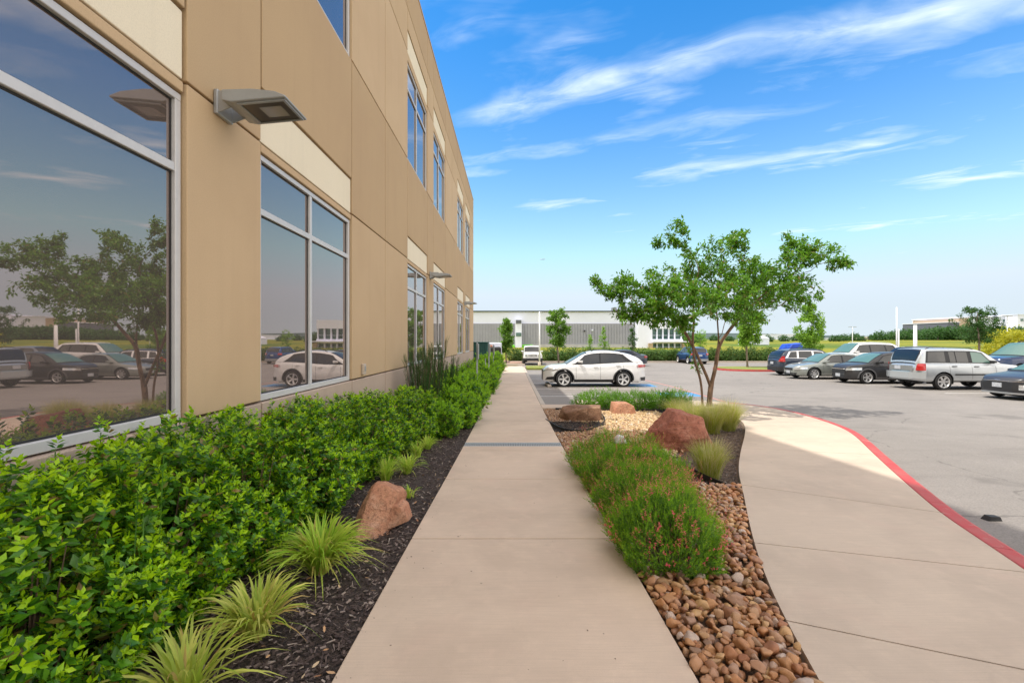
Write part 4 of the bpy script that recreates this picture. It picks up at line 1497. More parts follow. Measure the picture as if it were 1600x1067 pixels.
white2 = paint('white', (.76, .76, .75), .05, .3)
big = suv(L=5.3, H=1.95, W=2.04, wb=2.95, fo=1.0, wr=.40, paint=white2, spokes=6, clear=.30, rails=(2.3, 4.6), rail_mat=white2, clad=False, wglass=M['pale_glass'], cr=.3)
make_car(big, 'large white sport utility in the second row, its roof above the navy crossover', 'car', place(25.9, 33.0, .14), math.pi)
greyc = paint('mid_grey', (.20, .22, .25), .5, .3)
make_car(suv(L=4.7, H=1.72, paint=greyc), 'grey crossover of the second row, mostly hidden behind the black small crossover', 'car', place(26.6, 29.4, .12), math.pi)
nv2 = paint('deep_blue', (.014, .03, .085), .45, .25)
make_car(suv(L=5.6, H=1.96, W=2.03, wb=3.3, fo=1.0, wr=.41, paint=nv2, spokes=6, clear=.34, wglass=M['pale_glass'], rails=(2.6, 4.8), clad=False), 'large deep blue sport utility behind the silver one', 'car', place(28.0, 23.7, .16), math.pi)
bl = paint('bright_blue', (.02, .07, .24), .5, .28)
tg = suv(L=4.45, H=1.68, W=1.84, wb=2.6, fo=.9, wr=.35, paint=bl, rails=(1.9, 3.8), cr=.3, pr=4, plates=(('r', .86),),
         rear=[([(-.84, .30), (.84, .30), (.86, .52), (-.86, .52)], M['metal_grey'], 'bumper_trim', .014), ([(.56, .90), (.89, .90), (.87, 1.08), (.58, 1.08)], M['lamp_red'], 'tail_light', .018, True)])
make_car(tg, 'bright blue crossover seen from behind near the far hedge', 'car', place(18.4, 45.3), R(90))
make_car(sedan(L=4.7, paint=navy, spokes=5), 'dark blue sedan with its tail showing past the white crossover', 'car', place(9.9, 40.4), math.pi)

# boxy off-roader: flat sides, upright screen, seven-slot grille
L = 4.25
jp = suv(L=L, H=1.84, W=1.84, wb=2.45, fo=.72, wr=.40, paint=pearl, clear=.42, cf=.18, pf=6, cr=.12, pr=6,
         top=[(0, 1.02), (.05, 1.12), (.5, 1.16), (1.3, 1.20), (2.2, 1.20), (3.5, 1.20), (L - .1, 1.20), (L, 1.18)],
         gh=[(1.28, 1.18), (1.40, 1.42), (1.55, 1.70), (1.72, 1.79), (2.4, 1.81), (3.2, 1.81), (4.0, 1.80), (4.15, 1.6), (4.2, 1.2)],
         wind=(0.2, 1.95), rearglass=(6.2, 7.8), tumble=.12, dlo=(1.45, 1.72, 4.1, 4.0), roof_paint=pearl,
         sw=[(1.55, 1.8, 2.4, 2.4, 'car_glass'), (2.5, 2.5, 3.3, 3.3, 'car_glass'), (3.4, 3.4, 4.0, 3.95, 'car_glass')], doors=(1.4, 2.45, 3.3), mirror=(1.5, 1.25),
         front=[([(-.45, .78), (.45, .78), (.45, 1.02), (-.45, 1.02)], pearl, 'grille', .015), ([(-.85, .46), (.85, .46), (.85, .66), (-.85, .66)], M['trim'], 'bumper', .12),
                ([(.50, .80), (.70, .80), (.70, 1.0), (.50, 1.0)], M['lamp_clear'], 'headlight', .02, True)] +
               [([(-.40 + .12 * k, .80), (-.34 + .12 * k, .80), (-.34 + .12 * k, 1.0), (-.40 + .12 * k, 1.0)], M['trim'], 'grille_slot', .022) for k in range(7)],
         plates=())
make_car(jp, 'white boxy off-road vehicle facing the camera beside the far light pole', 'car', place(1.95, 43.4), R(-90))

# ================================================================ STONES AND BOULDERS
def ico(sub):
    bm = bmesh.new(); bmesh.ops.create_icosphere(bm, subdivisions=sub, radius=1)
    V = np.array([v.co[:] for v in bm.verts]); F_ = np.array([[v.index for v in f.verts] for f in bm.faces]); bm.free()
    return V, F_


ICO = {s: ico(s) for s in (1, 2, 3, 5, 6)}


def rock_shape(sub, seed, planes=14, sharp=14, rough=.06, nscale=1.6):
    rg = np.random.default_rng(seed)
    V, F_ = ICO[sub]
    N = rg.normal(size=(planes, 3)); N /= np.linalg.norm(N, axis=1)[:, None]
    h = rg.uniform(.62, 1.0, planes)
    d = np.maximum(V @ N.T, 1e-3) / h
    r = 1.0 / (np.sum(d ** sharp, axis=1) ** (1 / sharp))
    r = np.minimum(r, 1.35)
    P = V * r[:, None]
    if rough:
        off = Vector((seed * 1.37, seed * .71, 0))
        n = np.array([noise.fractal(Vector(p) * nscale + off, 1.0, 2.0, 5) for p in P])
        P = P * (1 + rough * n)[:, None]
    return P, F_


M['river'] = islandmat('river_stone', [(0, (.34, .135, .06)), (.20, (.50, .235, .09)), (.36, (.27, .125, .07)), (.50, (.54, .27, .11)), (.64, (.40, .22, .14)), (.76, (.60, .36, .15)), (.86, (.22, .13, .10)), (.95, (.46, .25, .14)), (.985, (.60, .54, .48)), (1, (.42, .30, .24))], .42, bump=.5, bscale=38, vein=.35, spec=.5)
M['gravel'] = islandmat('tan_gravel', [(0, (.55, .38, .20)), (.3, (.68, .50, .28)), (.55, (.52, .34, .19)), (.75, (.74, .60, .40)), (.9, (.42, .26, .16)), (1, (.80, .72, .60))], .7, vein=.15)
M['gravel2'] = islandmat('brown_gravel', [(0, (.34, .19, .11)), (.3, (.45, .28, .16)), (.55, (.30, .17, .11)), (.75, (.50, .34, .22)), (.9, (.24, .15, .11)), (1, (.56, .48, .40))], .7, vein=.15)


def redrock(name, a_, b2, c3, sc=3.0):
    m_ = bpy.data.materials.new(name); m_.use_nodes = True
    t = NT(m_.node_tree); b = m_.node_tree.nodes['Principled BSDF']; b.inputs['Roughness'].default_value = .85
    b.inputs['Specular IOR Level'].default_value = .3
    co = t.node('ShaderNodeTexCoord').outputs['Object']
    n1 = t.noise(co, sc, 7, .65, .6); n2 = t.noise(co, sc * 7, 6, .7); n3 = t.noise(co, 90, 3, .7)
    mp = t.node('ShaderNodeMapping'); mp.inputs['Scale'].default_value = (1.2, 1.2, 7); mp.inputs['Rotation'].default_value = (.5, .3, 0)
    t.link(co, mp.inputs[0]); n4 = t.noise(mp.outputs[0], 2.0, 5, .6, 1.0)
    c = t.mix(t.smooth(n1, .35, .68), a_, b2)
    c = t.mix(t.m('MULTIPLY', t.smooth(n4, .52, .72), .55), c, c3)
    c = t.mix(t.m('MULTIPLY', t.smooth(n2, .45, .7), .75), c, tuple(x * .40 for x in a_))
    t.link(c, b.inputs['Base Color'])
    bn = t.node('ShaderNodeBump'); bn.inputs['Strength'].default_value = .9; bn.inputs['Distance'].default_value = .03
    t.link(t.m('ADD', t.m('ADD', n2, n4), t.m('MULTIPLY', n3, .5)), bn.inputs['Height']); t.link(bn.outputs[0], b.inputs['Normal'])
    return m_


M['rock_red'] = redrock('red_sandstone', (.36, .13, .085), (.46, .19, .12), (.56, .31, .22))
M['rock_tan'] = redrock('tan_pink_sandstone', (.54, .25, .15), (.64, .35, .22), (.72, .47, .34), 4)
M['rock_brown'] = redrock('brown_sandstone', (.26, .14, .085), (.36, .20, .12), (.56, .38, .24), 3)


def boulder_from_planes(name, label, loc, planes, m_, seed, sharp=22, rough=.035, rz=0.0, sub=6, cat='boulder', scale=1.0):
    """planes: ((nx,ny,nz), h) facets at distance h from loc"""
    rg = np.random.default_rng(seed)
    V, F_ = ICO[sub]
    N = np.array([p[0] for p in planes], float); N /= np.linalg.norm(N, axis=1)[:, None]
    h = np.array([p[1] for p in planes])
    d = np.maximum(V @ N.T, 1e-4) / h
    r = 1.0 / (np.sum(d ** sharp, axis=1) ** (1 / sharp))
    P = V * r[:, None]
    off = Vector((seed * 1.37, seed * .71, 0))
    n = np.array([noise.fractal(Vector(p) * 3.0 + off, .9, 2.1, 6) for p in P])
    n2 = np.array([noise.ridged_multi_fractal(Vector(p) * 2.1 + off, .8, 2.0, 3, 1.0, 2.0) for p in P])
    P = P * (1 + rough * n - rough * .5 * (n2 - 1))[:, None] * scale
    me = mesh(name, P, [(F_, 0)], [m_], True)
    o = link(name, me, None, loc); o.rotation_euler = (0, 0, rz)
    return tag(o, label, cat)


def gz(x, y): return float(G(y))


# big red boulder (front face, shoulder and sloping left side)
boulder_from_planes('boulder', 'large red sandstone boulder between the tan gravel and the feather grass', (2.95, 7.72, gz(0, 7.75) + .20),
    [((-.95, -.35, .25), .50), ((-.62, -.15, .80), .38), ((.05, -1, .35), .36), ((-.5, -.9, -.05), .42), ((.1, -.1, 1), .38), ((1, -.45, .35), .45), ((.8, .2, .75), .43), ((0, 1, .2), .42), ((-.6, .8, .3), .45), ((.7, .8, .2), .45), ((0, 0, -1), .3), ((.45, -.8, -.4), .42), ((.35, -1, .75), .385), ((-.35, -1, .55), .40), ((.9, -.9, .5), .46), ((-.2, -.5, 1), .385), ((-.9, -.8, -.2), .50), ((.1, -1, -.5), .36)], M['rock_red'], 3, scale=.95, sharp=80, rough=.06)
boulder_from_planes('boulder', 'flat topped brown boulder sitting in dark mulch beside the walk', (1.74, 10.85, gz(0, 10.8) + .10),
    [((-1, -.1, .35), .54), ((-.35, -.2, 1), .26), ((.0, 0, 1), .22), ((1, -.25, .1), .50), ((0, -1, -.35), .30), ((-.4, -1, .1), .38), ((.3, -1, .2), .34), ((0, 1, 0), .42), ((0, 0, -1), .3), ((-.9, -.5, -.3), .5)], M['rock_brown'], 5, scale=.86, sharp=40)
boulder_from_planes('boulder', 'small orange-pink boulder in front of the low green shrubs', (3.02, 12.0, gz(0, 12) + .09),
    [((-1, 0, .2), .30), ((1, -.2, .3), .29), ((0, -1, .2), .2), ((0, 0, 1), .16), ((.6, 0, 1), .2), ((0, 1, 0), .25), ((0, 0, -1), .2), ((-.6, -.4, .8), .24)], M['rock_tan'], 8, sub=5)
# tan rock in the left bed: tall leaning slab with a knob on its flank
rt = thing('boulder', 'upright tan-pink rock in the dark mulch between the hedge and the walk', 'boulder', (-1.22, 3.98, gz(0, 3.98) - .05))
def rock_piece(planes, off, m_, seed, name, parent, tilt=(0, 0, 0), sub=6, sharp=30, rough=.05):
    o = boulder_from_planes(name, None, off, planes, m_, seed, sub=sub, sharp=sharp, rough=rough)
    for k in ('label', 'category'):
        if k in o: del o[k]
    o.parent = parent; o.rotation_euler = tilt
    return o
rock_piece([((-1, 0, .12), .15), ((1, -.1, .05), .15), ((-.1, -1, .42), .20), ((-.9, -.5, .1), .16), ((.8, -.7, .1), .17), ((0, 1, .1), .20), ((.15, -.2, 1), .29), ((-.5, -.1, 1), .31), ((.8, 0, 1), .30), ((0, 0, -1), .2)], (0, 0, .12), M['rock_tan'], 13, 'main_block', rt, (R(-24), R(14), R(-6)), 6, 70, .10)
rock_piece([((-1, 0, 0), .14), ((1, -.1, .1), .09), ((0, -1, .2), .10), ((0, 1, .1), .11), ((.2, -.1, 1), .09), ((.9, 0, .9), .10), ((0, 0, -1), .1), ((.7, -.7, -.4), .10)], (.17, .03, .16), M['rock_tan'], 17, 'knob', rt, (0, R(-8), 0), 5)
lw = boulder_from_planes('stone', 'small white stone lying in the top of the flowering shrubs', (1.40, 5.72, gz(0, 5.7) + .47),
    [((-1, 0, .2), .07), ((1, 0, .3), .06), ((0, -1, .1), .05), ((.3, 0, 1), .05), ((0, 1, 0), .05), ((0, 0, -1), .05), ((-.7, 0, .9), .055)], mat('pale_stone', (.62, .62, .60), .7, var=.2, vscale=30), 21, sub=3, cat='stone')

# river stones
rb = tag(bpy.data.objects.new('river_stone_bed', None), kind='structure'); COL.objects.link(rb)
pool_near = [mesh('stone', *(lambda q: (q[0], [(q[1], 0)]))(rock_shape(3, 40 + i, 9, 24, .10, 1.8)), [M['river']], True) for i in range(14)]


pool_far = [mesh('small_stone_shape', *(lambda q: (q[0], [(q[1], 0)]))(rock_shape(2, 60 + i, 10, 12, .10, 1.5)), [M['river']], True) for i in range(8)]


def in_river(x, y):
    if not (WR + .03 < x < islx(y) - .03): return False
    if y < 1.5 or y > 6.2: return False
    yb = 5.42 + (x - 1.9) * -.18
    if x > 1.85 and y > yb: return False
    return True


SAGE = [(1.17, 3.36, .40), (1.25, 4.15, .45), (1.52, 4.95, .46), (1.28, 5.15, .46), (1.22, 5.95, .44), (1.60, 5.70, .40)]
cand = []
tries = 0
rg = np.random.default_rng(5)
gridc = {}
for layer, (n_, dmin) in enumerate(((16000, .034), (14000, .052))):
    pts = []
    cell = {}
    for _ in range(n_):
        y = 1.5 + 4.7 * rg.random() ** 1.15; x = rg.uniform(.88, 2.9)
        if not in_river(x, y): continue
        if any((x - a_) ** 2 + (y - b2) ** 2 < (r_ * .72) ** 2 for a_, b2, r_ in SAGE): continue
        s = rg.uniform(.012, .034) * (1.12 if layer else 1.0)
        if rg.random() < .05: s *= 1.35
        k = (int(x / .08), int(y / .08))
        ok = True
        for i in (-1, 0, 1):
            for j in (-1, 0, 1):
                for (X_, Y_, S_) in cell.get((k[0] + i, k[1] + j), ()):
                    if (X_ - x) ** 2 + (Y_ - y) ** 2 < ((S_ + s) * .78) ** 2: ok = False
        if ok:
            cell.setdefault(k, []).append((x, y, s)); pts.append((x, y, s, layer))
    cand += pts
cand.sort(key=lambda p: p[1] - p[3] * 1.0)
vis = [p for p in cand if p[3] == 1 and p[1] > 1.85 and not (p[1] > 6)]
near300 = set(id(p) for p in vis[:298])
rest = MB()
for p in cand:
    x, y, s, layer = p
    z = float(G(y)) - .045 + (.018 if layer == 0 else .052) + rg.uniform(-.008, .010)
    sx, sy, sz = s * rg.uniform(.95, 1.45), s * rg.uniform(.75, 1.0), s * rg.uniform(.55, .85)
    e = Matrix.Rotation(rg.uniform(0, 6.28), 3, 'Z') @ Matrix.Rotation(rg.normal() * .35, 3, 'X') @ Matrix.Rotation(rg.normal() * .35, 3, 'Y')
    if id(p) in near300:
        o = link('stone', pool_near[rg.integers(14)], rb, (x, y, z))
        o.rotation_euler = e.to_euler(); o.scale = (sx, sy, sz)
    else:
        me = pool_far[rg.integers(8)]
        if 'np' not in gridc: gridc['np'] = {}
        if me.name not in gridc['np']:
            V = np.empty(len(me.vertices) * 3); me.vertices.foreach_get('co', V)
            gridc['np'][me.name] = V.reshape(-1, 3)
        V = gridc['np'][me.name] * np.array([sx, sy, sz])
        rest.add(V @ np.array(e).T + np.array([x, y, z]), ICO[2][1])
o = rest.build('small_stones', M['river'], rb, True); o['kind'] = 'stuff'


def scatter_stones(name, n_, region, m_, smin, smax, seed, lift=-.05, thick=.03, templ=None, kind='stuff', flat=.6):
    rg = np.random.default_rng(seed)
    pts = []
    while len(pts) < n_:
        p = region(rg)
        if p is not None: pts.append(p)
    P = np.array(pts)
    k = len(P)
    O = np.stack([P[:, 0], P[:, 1], G(P[:, 1]) + lift + rg.uniform(0, thick, k)], 1)
    b_ = MB()
    which = rg.integers(0, len(templ), k)
    for i, (tv, tf) in enumerate(templ):
        q = which == i
        if not q.any(): continue
        Rm = rotmats(q.sum(), flat, rg=rg) * rg.uniform(smin, smax, q.sum())[:, None, None] * np.array([1.0, .8, .6])[None, None, :]
        b_.inst(tv, [(tf, 0)], Rm, O[q])
    o = b_.build(name, m_, None, False)
    tag(o, kind=kind)
    return o


T1 = [rock_shape(1, 80 + i, 9, 8, 0) for i in range(6)]


def reg_gravel(rg):
    y = 5.9 + 6.9 * rg.random(); x = rg.uniform(.9, 5.0)
    if x > islx(y) - .04: return None
    if y < 6.4 and x > 1.9: return None
    # tan gravel fills the middle of the island; mulch lies to the right of this line
    xr_ = np.interp(y, [5.9, 7.1, 8.0, 9.5, 11.5, 12.6], [1.9, 2.5, 3.2, 3.3, 3.9, 4.0])
    if x > xr_ + .1 * rg.normal(): return None
    if 9.2 < y < 10.55 and x < np.interp(y, [9.2, 9.6, 10.1, 10.55], [1.0, 1.55, 2.15, 2.1]): return None
    return (x, y)


def reg_tan(rg):
    p = reg_gravel(rg)
    if p is None or p[0] < np.interp(p[1], [7.0, 8.2, 9.9, 12], [2.6, 1.95, 1.75, 1.6]) + .12 * rg.normal(): return None
    return p


def reg_brown(rg):
    p = reg_gravel(rg)
    if p is None or p[0] > np.interp(p[1], [7.0, 8.2, 9.9, 12], [2.6, 2.05, 1.85, 1.7]) + .12 * rg.normal(): return None
    return p


tag(scatter_stones('tan_gravel', 5200, reg_tan, M['gravel'], .022, .040, 1, -.06, .035, T1), 'pale tan gravel filling the middle of the planted island', 'gravel')
tag(scatter_stones('brown_gravel', 4600, reg_brown, M['gravel2'], .020, .036, 2, -.06, .035, T1), 'reddish brown gravel beside the trench drain end', 'gravel')

# mulch chips
chipV = BOXV * np.array([1.0, .20, .09]) + np.array([0, 0, .02]); chipV[1:3, 1] *= .4; chipV[5:7, 1] *= .4
chipV2 = BOXV * np.array([.55, .34, .10]) + np.array([0, 0, .02]); chipV2[1, 1] *= .2
CH = [(chipV, BOXF), (chipV2, BOXF)]
M['chip'] = islandmat('bark_chip', [(0, (.045, .030, .026)), (.4, (.085, .060, .052)), (.65, (.055, .038, .036)), (.78, (.17, .125, .11)), (.92, (.27, .21, .18)), (1, (.36, .30, .25))], .9, vein=.1)
M['chip2'] = islandmat('grey_bark_chip', [(0, (.07, .052, .046)), (.4, (.13, .10, .09)), (.65, (.09, .07, .06)), (.85, (.20, .155, .135)), (1, (.42, .36, .32))], .9, vein=.1)
M['chip3'] = islandmat('black_bark_chip', [(0, (.02, .018, .018)), (.6, (.04, .036, .036)), (.9, (.07, .06, .06)), (1, (.15, .14, .14))], .85, vein=.1)


def reg_left(rg):
    y = 1.2 + 8.6 * rg.random() ** 1.6
    x = rg.uniform(-2.1, WL - .012)
    return (x, y)


tag(scatter_stones('bark_mulch', 17000, reg_left, M['chip'], .022, .06, 3, -.028, .022, CH, flat=.28), 'dark shredded bark mulch between the hedge and the walk', 'mulch')


def reg_right(rg):
    y = 5.0 + 8.6 * rg.random() ** 1.2; x = rg.uniform(1.8, 5.6)
    if x > islx(y) - .03: return None
    xr_ = np.interp(y, [5.0, 5.4, 7.1, 8.0, 9.5, 11.5, 13.6], [2.0, 1.75, 2.4, 3.1, 3.3, 3.9, 3.6])
    if x < xr_ + .08 * rg.normal(): return None
    if y < 5.42 + (x - 1.9) * -.18: return None
    return (x, y)


tag(scatter_stones('grey_bark_mulch', 9000, reg_right, M['chip2'], .025, .06, 4, -.07, .03, CH, flat=.28), 'grey-brown shredded mulch along the curved walk', 'mulch')


def reg_black(rg):
    y = rg.uniform(9.15, 10.7); x = rg.uniform(.89, 2.25)
    if x > np.interp(y, [9.15, 9.6, 10.1, 10.7], [.95, 1.55, 2.15, 2.2]): return None
    return (x, y)


tag(scatter_stones('black_mulch', 2600, reg_black, M['chip3'], .025, .06, 6, -.06, .05, CH, flat=.28), 'black mulch around the flat brown boulder', 'mulch')
# fallen dry leaves
LV = np.array([(0, 0, 0), (.3, .22, .06), (.75, .2, .03), (1, 0, .1), (.75, -.2, .04), (.3, -.22, .05)]) - np.array([.5, 0, 0])
tag(scatter_stones('fallen_leaves', 150, lambda rg: (rg.uniform(-1.9, WL), 1.3 + 5 * rg.random() ** 1.5), islandmat('dry_leaf', [(0, (.30, .14, .07)), (.5, (.45, .26, .13)), (1, (.55, .42, .28))], .8), .025, .05, 9, .0, .02, [(LV, np.array([(0, 1, 2, 3), (0, 3, 4, 5)]))], flat=.4), 'dry brown leaves lying on the bark mulch', 'leaves')

# bits of leaf and bark blown onto the walk, mostly along its planted edges
def reg_walk(rg):
    y = 1.9 + 9 * rg.random() ** 1.3
    x = WL + abs(rg.normal()) * .16 if rg.random() < .6 else rg.uniform(WL, WR)
    return (x, y) if x < WR else None


tag(scatter_stones('leaf_litter', 120, reg_walk, M['chip'], .008, .02, 14, .0, .003, CH, flat=.1), 'small bits of bark and leaf blown onto the concrete walk', 'litter')

# ================================================================ PLANTS
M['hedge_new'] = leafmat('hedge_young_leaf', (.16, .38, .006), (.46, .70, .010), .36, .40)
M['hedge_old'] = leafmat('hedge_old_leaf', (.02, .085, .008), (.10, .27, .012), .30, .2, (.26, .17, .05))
M['twig'] = mat('brown_twig', (.10, .065, .04), .85, var=.2, vscale=30)
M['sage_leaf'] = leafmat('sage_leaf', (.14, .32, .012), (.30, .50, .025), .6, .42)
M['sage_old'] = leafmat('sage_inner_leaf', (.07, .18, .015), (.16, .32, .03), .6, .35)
M['sage_bloom'] = leafmat('sage_bloom', (.62, .06, .10), (.80, .16, .18), .6, .3)
M['bright_leaf'] = leafmat('bright_leaf', (.17, .40, .012), (.36, .58, .025), .5, .42)
M['low_leaf'] = leafmat('low_shrub_leaf', (.08, .22, .008), (.20, .42, .016), .5, .38)
M['yew_leaf'] = leafmat('dark_needle_leaf', (.025, .085, .012), (.07, .16, .02), .5, .2)
M['blade'] = leafmat('striped_blade', (.22, .48, .02), (.66, .78, .12), .5, .42, (.55, .38, .14))
M['blade_dry'] = leafmat('faded_blade', (.30, .46, .03), (.78, .74, .20), .5, .4, (.58, .33, .15))
M['feather'] = leafmat('feather_blade', (.22, .33, .025), (.50, .50, .08), .6, .45)
M['feather_tip'] = leafmat('feather_plume', (.46, .40, .20), (.62, .55, .30), .7, .5)

# leaf: folded lozenge, along +x
LEAF = np.array([(0, 0, 0), (.45, .20, .05), (1.0, 0, -.02), (.45, -.20, .05), (.45, 0, 0)])
LEAFF = np.array([(0, 4, 1), (4, 2, 1), (0, 3, 4), (4, 3, 2)])


LEAF2F = np.array([(0, 3, 2, 1)])


def sprig(n_pairs, stem, leaf, seed, up=.6, slim=False, wide=1.0):
    """a shoot with paired leaves; z is the shoot direction"""
    rg = np.random.default_rng(seed)
    V, Fn, Fo = [], [], []
    k = 0
    for i in range(n_pairs):
        u = (i + .4) / n_pairs
        z = stem * u
        for s in (0, 1):
            az = i * 2.4 + s * math.pi + rg.normal() * .3
            el = up * (.4 + .9 * u) + rg.normal() * .15
            Lf = leaf * (1.05 - .45 * u) * rg.uniform(.8, 1.15)
            m_ = Matrix.Rotation(az, 3, 'Z') @ Matrix.Rotation(-el, 3, 'Y') @ Matrix.Rotation(rg.normal() * .4, 3, 'X')
            q = ((LEAF[:4] if slim else LEAF) * Lf * np.array([1, wide, 1])) @ np.array(m_).T + np.array([0, 0, z])
            V.append(q)
            (Fn if u > .45 else Fo).append((LEAF2F if slim else LEAFF) + k)
            k += 4 if slim else 5
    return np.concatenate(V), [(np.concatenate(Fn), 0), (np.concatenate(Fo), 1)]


def shrub_mesh(name, n, rx, ry, h, tmpl, mats, seed, base=.08, scale=(.8, 1.2), outw=.75, shell=.55, lump=.18, topflat=2.6, spread=.35, zmin=.02):
    rg = np.random.default_rng(seed)
    b_ = MB()
    d = rg.normal(size=(n * 2, 3)); d /= np.linalg.norm(d, axis=1)[:, None]
    d[:, 2] = np.abs(d[:, 2]) * 1.0 - .15 * rg.random(n * 2)
    # superellipsoid radius
    p = topflat
    r = 1 / (np.abs(d[:, 0]) ** p + np.abs(d[:, 1]) ** p + np.abs(d[:, 2]) ** p) ** (1 / p)
    off = Vector((seed * 3.1, seed * 1.7, .5))
    nz = np.array([noise.noise(Vector(q) * 2.6 + off) for q in d])
    r = r * (1 + lump * nz)
    t_ = rg.random(n * 2) ** .5 * (1 - shell) + shell
    P = d * (r * t_)[:, None] * np.array([rx, ry, h])
    P[:, :2] *= (.62 + .38 * np.clip(P[:, 2:3] / (h * .4), 0, 1))
    ok = P[:, 2] > zmin
    P, d, t_ = P[ok][:n], d[ok][:n], t_[ok][:n]
    k = len(P)
    axis = d * outw + np.array([0, 0, .8])
    for i, (tv, tf) in enumerate(tmpl):
        q = np.arange(k) % len(tmpl) == i
        Rm = rotmats(q.sum(), spread, axis[q] / np.linalg.norm(axis[q], axis=1)[:, None], rg) * rg.uniform(*scale, q.sum())[:, None, None]
        b_.inst(tv, tf, Rm, P[q])
    me = b_.mesh(name, mats)
    return me


def stems_mesh(name, n, rx, ry, h, m_, seed, r0=.008, sides=4):
    rg = np.random.default_rng(seed); b_ = MB()
    for _ in range(n):
        a_ = rg.uniform(0, 6.28); q = rg.random() ** .5
        x, y = rx * q * math.cos(a_) * .8, ry * q * math.sin(a_) * .8
        P = np.array([(x * .25, y * .25, -.04), (x * .6 + rg.normal() * .02, y * .6 + rg.normal() * .02, h * .4), (x, y, h * .88)])
        b_.tube(P, [r0, r0 * .7, r0 * .3], sides, cap=False)
    return b_.mesh(name, m_)


# --- hedge along the wall: one shrub after another
hsp = [sprig(6, .085, .050, 100 + i, wide=1.35) for i in range(4)]
for q in hsp: pass
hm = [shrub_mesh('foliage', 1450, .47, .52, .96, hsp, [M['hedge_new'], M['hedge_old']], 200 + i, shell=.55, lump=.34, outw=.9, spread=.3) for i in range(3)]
hst = stems_mesh('stem', 26, .42, .45, .95, M['twig'], 5)
# a few long shoots standing above the clipped top
def shoots_mesh(seed):
    rg = np.random.default_rng(seed); b_ = MB()
    for _ in range(22):
        x, y = rg.uniform(-.38, .38), rg.uniform(-.45, .45); z0 = .80; hh = rg.uniform(.14, .30)
        lean = rg.normal(size=2) * .05
        for k_ in range(4):
            u = k_ / 3.0
            tv, tf = hsp[k_ % 4]
            b_.inst(tv, tf, rotmats(1, .15, rg=rg) * .95, np.array([[x + lean[0] * u, y + lean[1] * u, z0 + hh * u]]))
        b_.F = b_.F
        b_.tube([(x, y, z0 - .2), (x + lean[0], y + lean[1], z0 + hh)], .003, 3, 1)
    return b_.mesh('shoots', [M['hedge_new'], M['hedge_old']])
hsh = [shoots_mesh(300 + i) for i in range(2)]
SHOOT = [mesh('leafy_shoot', tv, tf, [M['hedge_new'], M['hedge_old']]) for tv, tf in hsp]
HL = ['glossy green hedge shrub cut by the bottom corner of the photo', 'glossy green hedge shrub below the big mirrored window', 'glossy green hedge shrub behind the yellow-striped clump', 'hedge shrub in front of the pier that carries the wall light',
      'hedge shrub beside the large striped clump', 'hedge shrub just behind the upright tan rock', 'hedge shrub under the second window, beyond the tan rock', 'hedge shrub below the window with a mullion, beside the small clumps',
      'hedge shrub below the outlet box', 'last dense hedge shrub before the bright bushy plants', 'hedge shrub against the wall behind the bright bushy plants']
for i in range(11):
    y = .95 + .78 * i
    x = -2.06 + .05 * math.sin(i * 2.1) + (.02 * i if i > 7 else 0)
    r_ = thing('hedge_shrub', HL[i], 'shrub', (x, y, gz(0, y) - .02), 0, 'clipped hedge shrubs along the office wall')
    sc = 1.0 + .05 * math.sin(i * 3.7)
    rot = (i * 1.9) % 6.28 if i % 2 else 0
    for me, nm in ((hm[i % 3], 'foliage'), (hsh[i % 2], 'shoots'), (hst, 'stem')):
        o = link(nm, me, r_)
        o.rotation_euler = (0, 0, (0, math.pi)[i % 2]); o.scale = (sc, 1, sc * (1.0, 1.0, .98, 1.02, .95, .97, .92, .90, .92, .84, .80)[i])
        if nm != 'stem': o['kind'] = 'stuff'
    if i < 3:
        # outermost shoots on the side of the walk, each one on its own
        rg = np.random.default_rng(900 + i)
        d = rg.normal(size=(2000, 3)); d /= np.linalg.norm(d, axis=1)[:, None]; d[:, 2] = np.abs(d[:, 2])
        d = d[(d[:, 0] > -.35) & (d[:, 2] > .05)][:200]
        rr = 1 / (np.sum(np.abs(d) ** 2.6, axis=1)) ** (1 / 2.6)
        Pq = d * (rr * rg.uniform(.93, 1.06, len(d)))[:, None] * np.array([.47, .52, .96])
        Pq[:, :2] *= (.62 + .38 * np.clip(Pq[:, 2:3] / .38, 0, 1))
        ax = d * .9 + np.array([0, 0, .8]); ax /= np.linalg.norm(ax, axis=1)[:, None]
        Rq = rotmats(len(d), .25, ax, rg)
        for q, (pp, rm_) in enumerate(zip(Pq, Rq)):
            o = link('leafy_shoot', SHOOT[q % 4], r_, tuple(pp)); o.rotation_euler = Matrix(rm_.tolist()).to_euler()
            s_ = rg.uniform(.8, 1.2); o.scale = (s_, s_, s_)

# --- upright dark plants and bright bushes further along the bed
ysp = [sprig(14, .16, .022, 120 + i, .9, True) for i in range(3)]


def column_mesh(h, rad, n, seed, tmpl, mats):
    rg = np.random.default_rng(seed); b_ = MB()
    z = rg.random(n) ** .9 * h
    a_ = rg.uniform(0, 6.28, n); r_ = rad * (1 - .65 * z / h) * rg.uniform(.3, 1.0, n)
    P = np.stack([r_ * np.cos(a_), r_ * np.sin(a_), z], 1)
    ax = np.stack([np.cos(a_) * .25, np.sin(a_) * .25, np.ones(n)], 1)
    for i, (tv, tf) in enumerate(tmpl):
        q = np.arange(n) % len(tmpl) == i
        b_.inst(tv, tf, rotmats(q.sum(), .12, ax[q], rg) * rg.uniform(.7, 1.1, q.sum())[:, None, None], P[q])
    return b_.mesh('foliage', mats)


